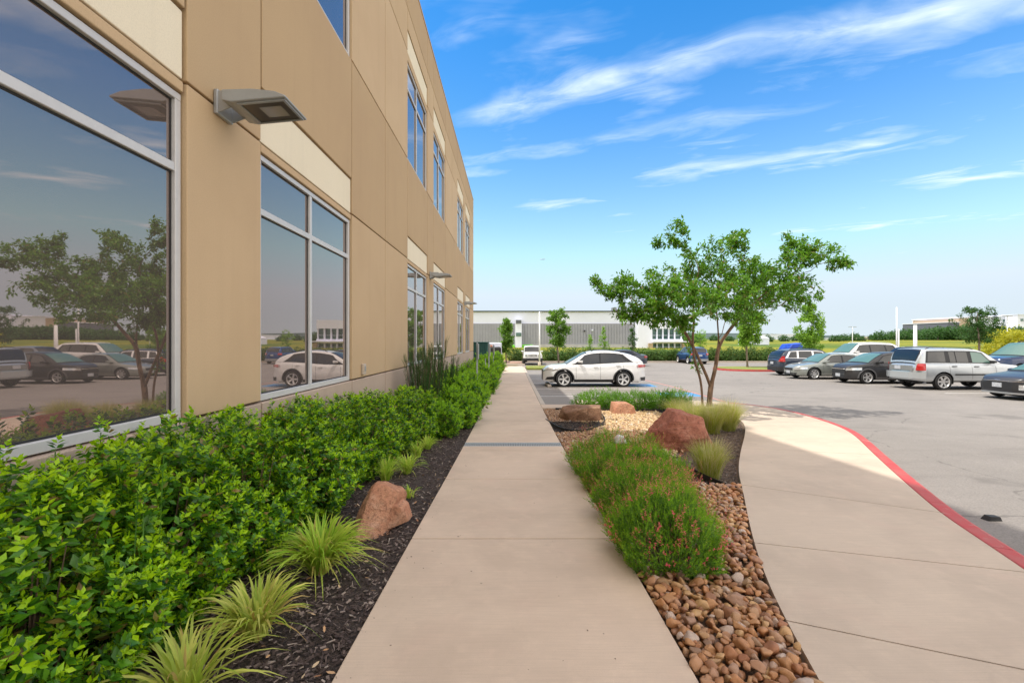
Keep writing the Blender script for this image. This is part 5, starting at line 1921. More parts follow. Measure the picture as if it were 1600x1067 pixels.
for k, (x, y, h, lb) in enumerate(((-1.9, 9.2, 1.62, 'dark upright evergreen with vertical shoots, first of the group past the hedge'), (-1.72, 9.9, 1.75, 'tallest dark upright evergreen standing against the third window'),
                                   (-2.1, 10.6, 1.7, 'dark upright evergreen behind the tallest one'), (-1.6, 11.0, 1.45, 'dark upright evergreen beside the bright bushes'))):
    r_ = thing('upright_evergreen', lb, 'shrub', (x, y, gz(0, y)), 0, 'upright evergreens by the third window')
    b_ = MB()
    rg = np.random.default_rng(400 + k)
    me_parts = MB()
    for j in range(13):
        ang = j * 2.4; rr = .06 + .20 * (j / 13)
        hh = h * 1.1 * rg.uniform(.7, 1.0)
        n = 90
        zz = rg.random(n) * hh
        lean = rr * (1 + zz / hh * .3)
        P = np.stack([math.cos(ang) * lean + rg.normal(size=n) * .015, math.sin(ang) * lean + rg.normal(size=n) * .015, zz], 1)
        for i, (tv, tf) in enumerate(ysp):
            q = np.arange(n) % 3 == i
            me_parts.inst(tv, tf, rotmats(q.sum(), .15, np.tile([math.cos(ang) * .2, math.sin(ang) * .2, 1.0], (q.sum(), 1)), rg), P[q])
        b_.tube([(math.cos(ang) * rr * .4, math.sin(ang) * rr * .4, -.03), (math.cos(ang) * rr * 1.3, math.sin(ang) * rr * 1.3, hh)], .007, 4)
    o = me_parts.build('foliage', [M['yew_leaf'], M['yew_leaf']], r_); o['kind'] = 'stuff'
    b_.build('stem', M['twig'], r_)

bsp = [sprig(7, .15, .075, 140 + i, .8) for i in range(3)]
for q in bsp:
    q[0][:, 1] *= 1.0
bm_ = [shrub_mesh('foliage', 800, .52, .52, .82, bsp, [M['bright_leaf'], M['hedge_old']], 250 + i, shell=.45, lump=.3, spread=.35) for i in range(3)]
bst = stems_mesh('stem', 20, .4, .4, .7, M['twig'], 6)
bush = [(-1.42, 8.7, .85, 'bright feathery bush touching the walk edge, closest of its group'), (-1.25, 9.7, 1.05, 'bright green bush leaning over the walk edge'), (-1.95, 9.0, .9, 'bright bush against the wall below the third window'),
        (-1.35, 10.8, 1.15, 'tall bright bush beside the upright evergreens'), (-1.3, 12.2, 1.1, 'bright bush below the second wall light'), (-1.9, 12.6, 1.2, 'bright bush by the wall past the evergreens'),
        (-1.25, 13.8, 1.1, 'bushy plant around the first metal post'), (-1.75, 15.2, 1.2, 'bushy plant between the metal posts and the wall'), (-1.15, 16.6, 1.15, 'bush beside the walk near the second metal post'),
        (-1.4, 18.6, 1.3, 'dense bush by the third metal post'), (-1.2, 21.0, 1.35, 'dense bush along the walk past the posts'), (-1.5, 24.0, 1.4, 'dense bush near the building corner'), (-1.2, 27.5, 1.45, 'dense bush at the far end of the bed'),
        (-1.3, 31.0, 1.4, 'last bush before the walk ends')]
for k, (x, y, s, lb) in enumerate(bush):
    r_ = thing('bush', lb, 'shrub', (x, y, gz(0, y) - .02), k * 1.3, 'bright bushes along the walk')
    o = link('foliage', bm_[k % 3], r_); o['kind'] = 'stuff'
    if k > 7:
        pass
    link('stem', bst, r_)
    for c in r_.children: c.scale = (s * (.95 if k else 1), s, s * (.88 if k < 2 else 1))

# --- low green shrubs behind the gravel
lsp = [sprig(8, .12, .040, 160 + i, .75) for i in range(3)]
lm = [shrub_mesh('foliage', 620, .52, .45, .52, lsp, [M['low_leaf'], M['low_leaf']], 270 + i, shell=.4, lump=.3, spread=.4, topflat=2.4) for i in range(2)]
for k, (x, lb) in enumerate(((2.25, 'low green shrub behind the flat brown boulder'), (2.95, 'low green shrub behind the orange-pink boulder'), (3.65, 'low green shrub in the middle of its row'), (4.3, 'low green shrub beside the feather grass'), (4.75, 'low green shrub nearest the tree trunks'))):
    y = 12.75 + .06 * math.sin(k * 2)
    r_ = thing('low_shrub', lb, 'shrub', (x, y, gz(0, y) - .06), k * 1.7, 'low green shrubs behind the gravel')
    o = link('foliage', lm[k % 2], r_); o['kind'] = 'stuff'
    link('stem', bst, r_).scale = (.8, .8, .6)

# --- flowering sage: fine upright shoots
ssp = [sprig(9, .095, .019, 180 + i, .95, True) for i in range(3)]
FLV = np.concatenate([LEAF * .010 + np.array([0, 0, i * .012]) for i in range(6)])


def flower_t(seed):
    rg = np.random.default_rng(seed); V = []; Fq = []; k = 0
    for i in range(7):
        m_ = np.array(Matrix.Rotation(rg.uniform(0, 6.28), 3, 'Z') @ Matrix.Rotation(-.3 + rg.normal() * .3, 3, 'Y'))
        V.append((LEAF * rg.uniform(.012, .020)) @ m_.T + np.array([0, 0, .05 + i * .010])); Fq.append(LEAFF + k); k += 5
    V.append(np.array([(-.0007, 0, 0), (.0007, 0, 0), (.0007, 0, .12), (-.0007, 0, .12)])); return np.concatenate(V), [(np.concatenate(Fq), 0), (np.array([(k, k + 1, k + 2, k + 3)]), 1)]


SLB = ['flowering shrub with small red blooms, front of the group beside the river stones', 'flowering shrub behind the front one, along the walk edge', 'flowering shrub on the side of the curved walk, halfway back',
       'flowering shrub along the walk edge, halfway back', 'rearmost flowering shrub along the walk edge', 'flowering shrub in front of the big red boulder']
for k, (x, y, r0) in enumerate(SAGE):
    r_ = thing('flowering_shrub', SLB[k], 'shrub', (x, y, gz(0, y) - .06), 0, 'flowering sage shrubs on the island')
    hh = .49
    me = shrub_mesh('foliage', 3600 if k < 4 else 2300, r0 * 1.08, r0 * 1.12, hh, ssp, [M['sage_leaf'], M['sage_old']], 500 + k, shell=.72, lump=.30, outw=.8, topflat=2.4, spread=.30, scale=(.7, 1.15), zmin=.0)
    o = link('foliage', me, r_); o['kind'] = 'stuff'
    me = shrub_mesh('bloom', 330 if k < 2 else 200, r0 * 1.08, r0 * 1.08, hh + .06, [flower_t(i) for i in range(3)], [M['sage_bloom'], M['sage_leaf']], 540 + k, shell=.97, lump=.30, outw=.7, topflat=2.4, spread=.25, scale=(.8, 1.3), zmin=.12)
    o = link('bloom', me, r_); o['kind'] = 'stuff'
    link('stem', stems_mesh('stem', 24, r0 * .9, r0 * .9, .42, M['twig'], 520 + k, .004), r_)


# --- grasses
def blades(n, h, spread, w, m_, seed, name='blades', droop=1.0, segs=6, r0=.05, hvar=.35, curl=0.0):
    rg = np.random.default_rng(seed)
    V, Fq = [], []
    k = 0
    for _ in range(n):
        a_ = rg.uniform(0, 6.28)
        out = spread * rg.uniform(.25, 1.0)
        hh = h * rg.uniform(1 - hvar, 1.05)
        b0 = np.array([math.cos(a_ + rg.normal()) * r0 * rg.random(), math.sin(a_ + rg.normal()) * r0 * rg.random(), -.02])
        wd = w * rg.uniform(.7, 1.2)
        side = np.array([-math.sin(a_), math.cos(a_), 0])
        tw = rg.normal() * .4
        for i in range(segs + 1):
            u = i / segs
            rr = out * u ** 1.25
            z = hh * (1.55 * u - droop * (.25 + .75 * out / spread) * u ** 2.6)
            c_ = b0 + np.array([math.cos(a_ + curl * u) * rr, math.sin(a_ + curl * u) * rr, max(z, .005)])
            ww = wd * (1 - u ** 2.2) * .5 + .0003
            s_ = side * math.cos(tw * u) + np.array([0, 0, 1]) * math.sin(tw * u)
            V += [c_ - s_ * ww, c_ + s_ * ww]
        for i in range(segs):
            q = k + 2 * i
            Fq.append((q, q + 1, q + 3, q + 2))
        k += 2 * (segs + 1)
    return mesh(name, np.array(V), [(np.array(Fq), 0)], [m_], True)


GR = 'striped grass clumps in the bark mulch'
def clump(px, py, n, h, sp_, w, m_, seed, lb, droop=1.0):
    p = at(px, py)
    r_ = thing('striped_grass_clump', lb, 'grass clump', (p[0], p[1], gz(0, p[1])), 0, GR)
    o = link('blades', blades(n, h, sp_, w, M[m_], seed, droop=droop, r0=.05), r_); o['kind'] = 'stuff'
    n2 = max(10, n // 5)
    o = link('dry_blades', blades(n2, h * .75, sp_ * 1.15, w * .9, M['blade_dry'], seed + 50, 'dry_blades', droop=1.35, r0=.06), r_); o['kind'] = 'stuff'


clump(500, 890, 360, .36, .42, .019, 'blade', 1, 'largest bright green striped clump beside the tan rock')
clump(400, 990, 190, .31, .33, .019, 'blade_dry', 2, 'yellowish striped clump between the largest clump and the photo bottom', 1.0)
clump(290, 1092, 90, .32, .40, .019, 'blade_dry', 3, 'sparse faded clump cut by the bottom edge of the photo', 1.0)
clump(603, 748, 120, .30, .26, .013, 'blade', 4, 'small bright clump right behind the tan rock')
clump(637, 738, 110, .28, .30, .013, 'blade', 5, 'small clump to the side of the one behind the tan rock')
clump(652, 712, 100, .26, .26, .013, 'blade', 6, 'small clump in the middle of the row towards the drain')
clump(668, 700, 100, .24, .26, .014, 'blade', 7, 'last small striped clump level with the drain')
clump(640, 775, 36, .15, .16, .010, 'blade', 8, 'tiny clump peeking past the tan rock knob')


def feather(px, py, h, sp_, lb, seed, n=1300, lean=0.0):
    p = at(px, py)
    r_ = thing('feather_grass', lb, 'ornamental grass', (p[0], p[1], gz(0, p[1]) - .05), 0, 'feather grass tufts')
    o = link('blades', blades(n, h, sp_, .0042, M['feather'], seed, droop=.55, r0=.13, segs=5), r_); o['kind'] = 'stuff'
    o = link('plumes', blades(n // 2, h * 1.12, sp_ * 1.15, .0032, M['feather_tip'], seed + 9, 'plumes', droop=.50, r0=.13, segs=5), r_); o['kind'] = 'stuff'


feather(1085, 664, .46, .42, 'feather grass tuft behind the big red boulder', 31)
feather(1112, 672, .50, .40, 'feather grass tuft at the foot of the tree, middle of three', 32)
feather(1138, 668, .52, .40, 'feather grass tuft beside the curved walk', 33)
feather(1060, 650, .42, .45, 'wispy feather grass tuft beside the low green shrubs', 34, 900)
feather(1108, 738, .40, .28, 'yellow feather grass tuft in front of the big red boulder', 35, 900)
p = at(615, 705)
r_ = thing('fine_grass', 'fine green grass tuft at the foot of the hedge near the small clumps', 'ornamental grass', (p[0], p[1], gz(0, p[1])), 0)
o = link('blades', blades(300, .34, .16, .004, leafmat('fine_green', (.05, .16, .02), (.12, .28, .04)), 77, droop=.4, r0=.06), r_); o['kind'] = 'stuff'


# ================================================================ TREES
M['bark'] = mat('smooth_tan_bark', (.26, .155, .095), .8, var=.3, vscale=9, col2=(.12, .075, .05), bump=.5, bscale=30, stretch=(3, 3, .6))
M['bark2'] = mat('grey_brown_bark', (.20, .155, .12), .9, var=.3, vscale=9, bump=.5, bscale=30, stretch=(3, 3, .6))
M['myrtle'] = leafmat('myrtle_leaf', (.045, .15, .012), (.18, .38, .025), .38, .38, (.20, .14, .04))
M['tree_a'] = leafmat('oak_leaf', (.07, .18, .02), (.20, .36, .04), .5, .35)
M['tree_b'] = leafmat('light_tree_leaf', (.15, .32, .03), (.28, .46, .05), .5, .4)
M['tree_c'] = leafmat('dark_tree_leaf', (.03, .09, .02), (.07, .17, .03), .5, .3)
M['yellow_leaf'] = leafmat('yellow_bush_leaf', (.24, .27, .02), (.50, .46, .03), .6, .4)


def grow(trunks, attract, step=.22, tip=.0035, power=2.35, rg=rng, up=.1):
    pos = []; par = []
    for tr in trunks:
        P = np.array(tr['p'], float)
        d = np.concatenate([[0], np.cumsum(np.linalg.norm(np.diff(P, axis=0), axis=1))])
        n = max(2, int(d[-1] / step) + 1)
        Q = np.stack([np.interp(np.linspace(0, d[-1], n), d, P[:, k]) for k in range(3)], 1)
        start = tr.get('from')
        prev = -1 if start is None else int(np.argmin([np.linalg.norm(np.array(q) - Q[0]) for q in pos]))
        for i, q in enumerate(Q):
            if i == 0 and start is not None: continue
            pos.append(q); par.append(prev); prev = len(pos) - 1
    pos = [np.array(p) for p in pos]
    minz = min(p[2] for p in pos)
    base = np.array([p for p in pos])
    A = np.array(attract)
    order = np.argsort([np.min(np.linalg.norm(base - a_, axis=1)) for a_ in A])
    depth = np.zeros(len(pos))
    depth = list(np.array([p[2] - minz for p in pos]))
    for ai in order:
        a_ = A[ai]
        PP = np.array(pos)
        dv = a_ - PP
        dist = np.linalg.norm(dv, axis=1)
        cost = dist + .25 * np.array(depth) + np.where(dv[:, 2] < 0, .5 * np.abs(dv[:, 2]), 0) + np.where(PP[:, 2] < minz + trunks[0].get('clear', .8), 5, 0)
        i = int(np.argmin(cost))
        L_ = dist[i]
        n = max(1, int(L_ / step))
        prev = i
        bend = rg.normal(size=3) * L_ * .06 + np.array([0, 0, up * L_])
        for k in range(1, n + 1):
            u = k / n
            q = pos[i] + dv[i] * u + bend * math.sin(math.pi * u) * .8 + rg.normal(size=3) * .012
            pos.append(q); par.append(prev); depth.append(depth[prev] + L_ / n); prev = len(pos) - 1
    N = len(pos); par = np.array(par)
    area = np.zeros(N); ch = [[] for _ in range(N)]
    for i in range(N):
        if par[i] >= 0: ch[par[i]].append(i)
    for i in range(N - 1, -1, -1):
        if not ch[i]: area[i] += tip ** power
        if par[i] >= 0: area[par[i]] += area[i]
    rad = area ** (1 / power)
    return np.array(pos), par, ch, rad


def tree(name, label, cat, trunks, attract, leaf_m, bark, leaf_len, n_leaves, seed, loc, trunk_r=None, step=.22, group=None, lw=1.0, clust=.10, tip=.0035, twig_r=.010, power=2.35, droop=.25, up=.1):
    rg = np.random.default_rng(seed)
    loc = np.array(loc)
    pos, par, ch, rad = grow(trunks, attract, step, tip, rg=rg, power=power, up=up)
    if trunk_r:
        rad = rad * (trunk_r / rad[0]) ** np.clip((np.log(rad / rad.min()) / math.log(max(rad[0] / rad.min(), 1.01))), 0, 1)
    root = thing(name, label, cat, tuple(loc), 0, group)
    pos = pos - loc
    bt, bl_ = MB(), MB()
    done = set()
    roots = [i for i in range(len(pos)) if par[i] < 0]
    stack = [(r_, True) for r_ in roots]
    thick = rad[roots[0]] * .42
    while stack:
        i, _ = stack.pop()
        path = [par[i]] if par[i] >= 0 else []
        j = i
        while True:
            path.append(j)
            if not ch[j]: break
            c_ = sorted(ch[j], key=lambda k: -rad[k])
            for o_ in c_[1:]: stack.append((o_, False))
            j = c_[0]
        if len(path) < 2: continue
        rr = rad[path].copy()
        if par[i] >= 0: rr[0] = rr[1]
        big = rr[0] > thick
        P = pos[path]
        if big:
            # trunk: smooth it a little and flare the foot
            P = P.copy(); P[1:-1] = (P[:-2] + 2 * P[1:-1] + P[2:]) / 4
            if par[i] < 0: rr[0] *= 1.35; P[0, 2] -= .08
        (bt if big else bl_).tube(P, rr, 10 if big else (5 if rr[0] > .012 else 3), cap=False)
    bt.build('trunk', bark, root, True)
    if bl_.n: o = bl_.build('branches', bark, root, True); o['kind'] = 'stuff'
    # leaves on thin wood
    thin = [i for i in range(len(pos)) if rad[i] < twig_r and par[i] >= 0]
    idx = rg.choice(thin, n_leaves)
    u = rg.random(n_leaves)[:, None]
    base = pos[idx] * u + pos[par[idx]] * (1 - u)
    outd = pos[idx] - pos[par[idx]]; outd /= np.linalg.norm(outd, axis=1)[:, None] + 1e-6
    ax = outd * .6 + rg.normal(size=(n_leaves, 3)) * .7; ax[:, 2] -= droop
    ax /= np.linalg.norm(ax, axis=1)[:, None]
    base = base + rg.normal(size=(n_leaves, 3)) * clust * .5
    X_ = ax
    Zr = rg.normal(size=(n_leaves, 3)) * .5 + np.array([0, 0, 1.0])
    Y_ = np.cross(Zr, X_); Y_ /= np.linalg.norm(Y_, axis=1)[:, None]
    Z_ = np.cross(X_, Y_)
    Mx = np.stack([X_, Y_ * lw, Z_], 2) * (leaf_len * rg.uniform(.65, 1.2, n_leaves))[:, None, None]
    b_ = MB().inst(LEAF * np.array([1, 1.15, 1.6]), [(LEAFF, 0)], Mx, base)
    o = b_.build('crown', leaf_m, root); o['kind'] = 'stuff'
    return root


def ell(rg, c, r_, n, shell=.0):
    d = rg.normal(size=(n, 3)); d /= np.linalg.norm(d, axis=1)[:, None]
    return np.array(c) + d * np.array(r_) * (rg.random((n, 1)) ** (1 / 2.2))


# crape myrtle on the island
TY = 13.1
def P3(px, py, dy=0.0): return ((px - 800) / F * (TY + dy), TY + dy, EYE + (533.5 - py) / F * (TY + dy))
gb = gz(0, TY) - .05
b0 = (P3(1108, 628)[0], TY, gb)
rg = np.random.default_rng(9)
tr = [dict(p=[b0, P3(1110, 605), P3(1117, 580), P3(1121, 555), P3(1123, 530), P3(1121, 500), P3(1117, 460), P3(1108, 420)], clear=1.4),
      dict(p=[P3(1123, 540), P3(1135, 522, -.2), P3(1152, 500, -.3), P3(1172, 478, -.3), P3(1200, 455, -.4), P3(1235, 430, -.5)], **{'from': 1}),
      dict(p=[P3(1126, 530), P3(1132, 505, .3), P3(1150, 470, .6), P3(1180, 440, .9)], **{'from': 1}),
      dict(p=[P3(1110, 600), P3(1100, 578), P3(1090, 556), P3(1080, 535), P3(1068, 515, -.2), P3(1050, 495, -.4), P3(1025, 475, -.6)], **{'from': 1}),
      dict(p=[(P3(1099, 628)[0], TY + .05, gb), P3(1096, 600), P3(1090, 575), P3(1080, 550, .2), P3(1070, 525, .5), P3(1050, 500, .8)]),
      dict(p=[P3(1092, 585), P3(1084, 560, -.2), P3(1082, 530, -.4), P3(1085, 495, -.7), P3(1082, 460, -.9)], **{'from': 1})]
at_ = []
for (px, py, dyy, rx, rz_, ry, n) in [(a0, a1, a2 - (1.2 if a0 < 1115 else .5), a3, a4, a5, a6) for (a0, a1, a2, a3, a4, a5, a6) in ((1205, 440, -.3, 65, 45, 1.4, 120), (1262, 398, -.4, 40, 26, .8, 50), (1315, 412, -.3, 26, 9, .4, 16), (1225, 465, .5, 50, 24, 1.0, 40), (1120, 408, 0, 62, 40, 1.3, 80), (1060, 365, .1, 18, 22, .4, 16), (1028, 377, .1, 12, 8, .2, 6), (1150, 375, .2, 28, 14, .6, 16),
                                      (1020, 462, -.3, 60, 36, 1.3, 100), (966, 448, -.1, 34, 18, .6, 34), (1005, 490, -.6, 40, 16, .8, 30), (932, 437, 0, 12, 5, .2, 5), (1072, 470, -1.0, 48, 36, 1.0, 60), (1150, 470, -1.1, 55, 40, .9, 70), (1045, 500, -.2, 38, 16, .7, 26), (985, 492, 0, 24, 9, .4, 10), (1175, 492, 0, 22, 12, .6, 16), (1085, 440, .8, 60, 40, .8, 50), (1235, 375, 0, 18, 12, .4, 12))]:
    c_ = P3(px, py, dyy); k_ = TY / F
    at_.append(ell(rg, c_, (rx * k_, ry, rz_ * k_), n))
tree('crape_myrtle', 'multi-trunk tree with a wide open crown standing behind the feather grass', 'tree', tr, np.concatenate(at_), M['myrtle'], M['bark'], .118, 25000, 5, (b0[0], TY, gb), .075, step=.2, clust=.10, tip=.0028, twig_r=.0085, droop=.3, up=.06)


def simple_tree(px, base_py, top_py, Y, wpx, leaf_m, seed, label, n_leaves=4200, leaf=.11, n_att=90, clear=.28, shape='oval', bark='bark2', name='young_tree', group='young trees around the lot', zb=None, tr_=None, step=.3):
    x = (px - 800) / F * Y
    zb = lotz(Y) + .1 if zb is None else zb
    zt = EYE + (533.5 - top_py) / F * Y
    H_ = zt - zb; w = wpx / F * Y / 2
    rg = np.random.default_rng(seed)
    zc0 = zb + H_ * clear
    A = []
    while len(A) < n_att:
        u = rg.random(); a_ = rg.uniform(0, 6.28); q = rg.random() ** .5
        if shape == 'cone': r_ = w * (1 - u) ** .75 * (.35 + .65 * min(1, u / .15))
        elif shape == 'vase': r_ = w * (.35 + .65 * math.sin(math.pi * min(1, .15 + u * .75)))
        else: r_ = w * math.sin(math.pi * (.12 + .82 * u)) ** .7
        r_ *= .75 + .5 * noise.noise(Vector((math.cos(a_) * 1.3, math.sin(a_) * 1.3, u * 3 + seed)))
        A.append((x + r_ * q * math.cos(a_), Y + r_ * q * math.sin(a_), zc0 + (zt - zc0) * u))
    tp = [(x, Y, zb), (x + .02 * H_ * rg.normal(), Y, zb + H_ * .4), (x + .03 * H_ * rg.normal(), Y, zb + H_ * .8)]
    return tree(name, label, 'tree', [dict(p=tp, clear=H_ * clear)], A, M[leaf_m], M[bark], leaf, n_leaves, seed, (x, Y, zb), tr_ or .012 * H_ + .02, step=step, group=group, clust=.2, tip=.006, twig_r=.02, droop=.1, lw=1.25)


simple_tree(791, 566, 500, 43.5, 32, 'tree_a', 61, 'young green tree in front of the lime green panels', 4200, .21, shape='oval')
simple_tree(873, 566, 484, 43.5, 52, 'tree_a', 62, 'taller green tree behind the white crossover, beside the light pole', 5200, .21, shape='vase', clear=.30)
simple_tree(943, 552, 512, 58, 26, 'tree_b', 63, 'thin tree in front of the grey warehouse wall', 1300, .15, n_att=50, shape='cone')
simple_tree(922, 552, 524, 60, 20, 'tree_b', 64, 'smallest thin tree in front of the grey warehouse wall', 700, .15, n_att=40, shape='cone')
simple_tree(988, 552, 513, 60, 20, 'tree_c', 65, 'narrow tree beside the white office end of the warehouse', 1800, .15, n_att=50)
simple_tree(1168, 575, 482, 35.5, 62, 'tree_b', 66, 'tree on the grass island with the red kerb', 6500, .19, n_att=140, shape='vase', clear=.38)
simple_tree(1266, 560, 477, 41, 54, 'tree_b', 67, 'light green tree behind the large white sport utility', 6500, .20, n_att=120, clear=.22)
simple_tree(1530, 560, 480, 46, 78, 'tree_c', 68, 'bushy green tree behind the silver sport utility', 6500, .17, n_att=150, clear=.36, shape='vase')
simple_tree(1096, 560, 515, 62, 26, 'tree_b', 69, 'small tree behind the blue crossover, seen through the trunks', 1400, .16, n_att=50)

# far-off clumps of trees beyond the meadow
clv = [shrub_mesh('crown', 900, 5.2, 5.0, 6.2, [(LEAF * 1.0 * np.array([1, 1.6, 1.5]), [(LEAFF, 0)])], [M['tree_c']], 700 + i, shell=.55, lump=.5, spread=.8, topflat=2.2, scale=(.7, 1.3), zmin=.4) for i in range(3)]
fb = MB().tube([(0, 0, -1), (0, 0, 2.5), (.3, 0, 5)], [.35, .3, .12], 6).mesh('trunk', M['bark2'])
TLG = 'far trees beyond the yellow meadow'
rg = np.random.default_rng(88)
for k in range(46):
    px = 1405 + 215 * (k / 46.0) ** .95 + rg.normal() * 4
    Y = rg.uniform(190, 245)
    x = (px - 800) / F * Y
    z = terrain_z(x, Y)
    s = rg.uniform(.75, 1.15) * (1.15 if px > 1460 else .8) * (1.0 if px > 1420 else .9)
    ztop = EYE + (533.5 - (512 if px > 1450 else 516)) / F * Y
    s = max(.5, (ztop - z) / 6.4) * rg.uniform(.8, 1.05)
    r_ = thing('far_tree', 'dark rounded tree in the belt beyond the yellow meadow', 'tree', (x, Y, z), rg.uniform(0, 6), TLG)
    o = link('crown', clv[k % 3], r_); o.scale = (s, s, s); o['kind'] = 'stuff'
    link('trunk', fb, r_).scale = (s, s, s)
for k, (px, Y, py, cl) in enumerate(((1305, 150, 524, 0), (1335, 170, 521, 0), (1318, 160, 523, 0), (1345, 165, 525, 0), (1375, 180, 518, 0), (1390, 185, 520, 0), (1365, 190, 523, 0), (1225, 160, 524, 0), (1245, 165, 523, 0), (1075, 120, 521, 0), (1085, 125, 523, 0), (1200, 150, 524, 0), (1280, 190, 523, 0), (1140, 170, 525, 0), (1115, 180, 524, 0))):
    x = (px - 800) / F * Y; z = terrain_z(x, Y)
    s = (EYE + (533.5 - py) / F * Y - z) / 6.3
    r_ = thing('meadow_tree', 'rounded green tree scattered on the meadow', 'tree', (x, Y, z), k, 'scattered meadow trees')
    o = link('crown', clv[k % 3], r_); o.scale = (s * 1.1, s * 1.1, s); o['kind'] = 'stuff'
    link('trunk', fb, r_).scale = (s, s, s)
# yellow-flowering bushes on the right
ym = shrub_mesh('foliage', 800, 1.5, 1.4, 1.9, [(LEAF * .22 * np.array([1, 1.4, 1.4]), [(LEAFF, 0)])], [M['yellow_leaf']], 720, shell=.4, lump=.55, spread=.8, topflat=2.2, scale=(.7, 1.3), zmin=.2)
for k, (px, Y, py) in enumerate(((1572, 52, 516), (1588, 50, 517), (1606, 49, 516), (1625, 48, 516), (1560, 55, 520), (1598, 54, 517))):
    x = (px - 800) / F * Y; z = terrain_z(x, Y)
    s = (EYE + (533.5 - py) / F * Y - z) / 1.95
    r_ = thing('yellow_bush', 'bright yellow flowering bush at the meadow edge behind the deep blue car', 'bush', (x, Y, z), k, 'yellow bushes at the meadow edge')
    o = link('foliage', ym, r_); o.scale = (s * .9, s * .9, s); o['kind'] = 'stuff'
    link('stem', fb, r_).scale = (.25, .25, .3)

# clipped hedge at the far side of the lot, shrub by shrub
fh = [shrub_mesh('foliage', 1000, .85, .7, 1.35, [(LEAF * .15 * np.array([1, 1.5, 1.4]), [(LEAFF, 0)])], [leafmat('far_hedge_leaf%d' % i, (.05, .12, .02), (.10, .20, .03) if i else (.08, .15, .025), .6, .25)], 730 + i, shell=.35, lump=.25, spread=.8, topflat=3.5, scale=(.7, 1.3), zmin=.05) for i in range(3)]
fbs = stems_mesh('stem', 10, .6, .5, 1.0, M['twig'], 66, .02)
for k in range(44):
    px = 772 + k * 10.3
    Y = 48.0 + .25 * math.sin(k * 1.7)
    if 822 < px < 845 or px < 797: continue
    x = (px - 800) / F * Y
    r_ = thing('far_hedge_shrub', 'clipped shrub in the long hedge beyond the lot', 'shrub', (x, Y, lotz(Y) + .05), k * 1.1, 'hedge shrubs beyond the lot')
    s = 1.0 + .12 * math.sin(k * 2.3)
    o = link('foliage', fh[k % 3], r_); o.scale = (1, 1, s); o['kind'] = 'stuff'
    link('stem', fbs, r_)

# far planting strip with kerb
def boxthing(name, x0, x1, y0, y1, z0, z1, m_, bevel=.02):
    return tag(MB().box(x0, x1, y0, y1, z0, z1).build(name, m_, bevel=bevel), kind='structure')
boxthing('far_kerb', -9, 60, 46.75, 46.95, -.72, lotz(47) + .15, M['kerb'])
boxthing('planting_strip', -9, 60, 46.95, 50.0, -.72, lotz(47) + .10, mulchmat('orange_bed', (.30, .17, .10), (.42, .26, .17), 20), 0)
boxthing('side_kerb', -9, 1.2, 41.0, 41.2, -.72, lotz(41) + .15, M['kerb'])
boxthing('side_bed', -9, 1.0, 41.2, 46.75, -.72, lotz(41) + .11, mulchmat('pink_gravel_bed', (.42, .26, .18), (.52, .36, .27), 18), 0)
M['lawn'] = mat('mown_lawn', (.16, .20, .03), .95, var=.3, vscale=3, col2=(.23, .24, .05), bump=.6, bscale=60)
boxthing('lawn_patch', 1.15, 4.1, 34.2, 37.6, -.72, lotz(36) + .16, M['lawn'], .03)
# grass island with painted kerb round the tree
def island(cx, cy, rx, ry, m_top):
    a_ = np.linspace(0, 2 * math.pi, 49)[:-1]
    sq = lambda q: (math.copysign(abs(math.cos(q)) ** .6, math.cos(q)), math.copysign(abs(math.sin(q)) ** .8, math.sin(q)))
    z = lotz(cy) + .13
    pts = np.array([(cx + rx * sq(q)[0], cy + ry * sq(q)[1]) for q in a_])
    inn = np.array([(cx + (rx - .17) * sq(q)[0], cy + (ry - .17) * sq(q)[1]) for q in a_])
    b_ = MB()
    tag(b_.add(np.c_[inn, np.full(48, z + .02)], [tuple(range(48))]).build('grass_island', m_top), kind='structure')
    n = 12
    for k in range(n):
        ii = [(k * 4 + j) % 48 for j in range(5)]
        prof = [np.c_[inn[ii], np.full(5, z - .2)], np.c_[inn[ii], np.full(5, z)], np.c_[pts[ii] * .92 + inn[ii] * .08, np.full(5, z)], np.c_[pts[ii], np.full(5, z - .02)], np.c_[pts[ii], np.full(5, z - .2)]]
        red = math.cos((k + .5) / n * 2 * math.pi) < -.05
        MB().grid(np.stack(prof, 1)).build('red_kerb_stone' if red else 'kerb_stone', M['red'] if red else M['kerb'], kst)
island(19.8, 34.3, 3.9, 2.3, M['lawn'])

# ================================================================ POLES AND SMALL THINGS
M['pole_white'] = mat('white_concrete_pole', (.74, .75, .76), .6)
def pole(px, Y, top_py, r_, label, head=True, arm=.9):
    x = (px - 800) / F * Y; z0 = lotz(Y); zt = EYE + (533.5 - top_py) / F * Y
    p_ = thing('light_pole', label, 'light pole', (x, Y, z0), 0, 'parking lot light poles')
    MB().tube([(0, 0, -.1), (0, 0, zt - z0)], [r_, r_ * .8], 12).build('shaft', M['pole_white'], p_, True)
    MB().tube([(0, 0, -.1), (0, 0, .5)], [r_ * 1.9, r_ * 1.9], 16).build('foot', M['kerb'], p_, True)
    if head:
        b_ = MB(); 
        for s in (-1, 1):
            b_.tube([(0, 0, zt - z0 - .05), (s * arm, 0, zt - z0 + .02)], r_ * .35, 6)
            b_.box(s * arm - .28, s * arm + .28, -.14, .14, zt - z0 - .02, zt - z0 + .08)
        b_.build('lamp_head', M['metal_grey'], p_)
pole(843, 37.3, 487, .07, 'thin white light pole on the grass patch beside the off-road vehicle', False)
pole(1430, 42, 508, .17, 'thick white pole behind the roof of the silver sport utility', False)
pole(1401, 45, 480, .07, 'thin tall pole behind the grey crossover', False)
pole(1404, 45, 514, .08, 'short white pole right beside the thin tall one', False)
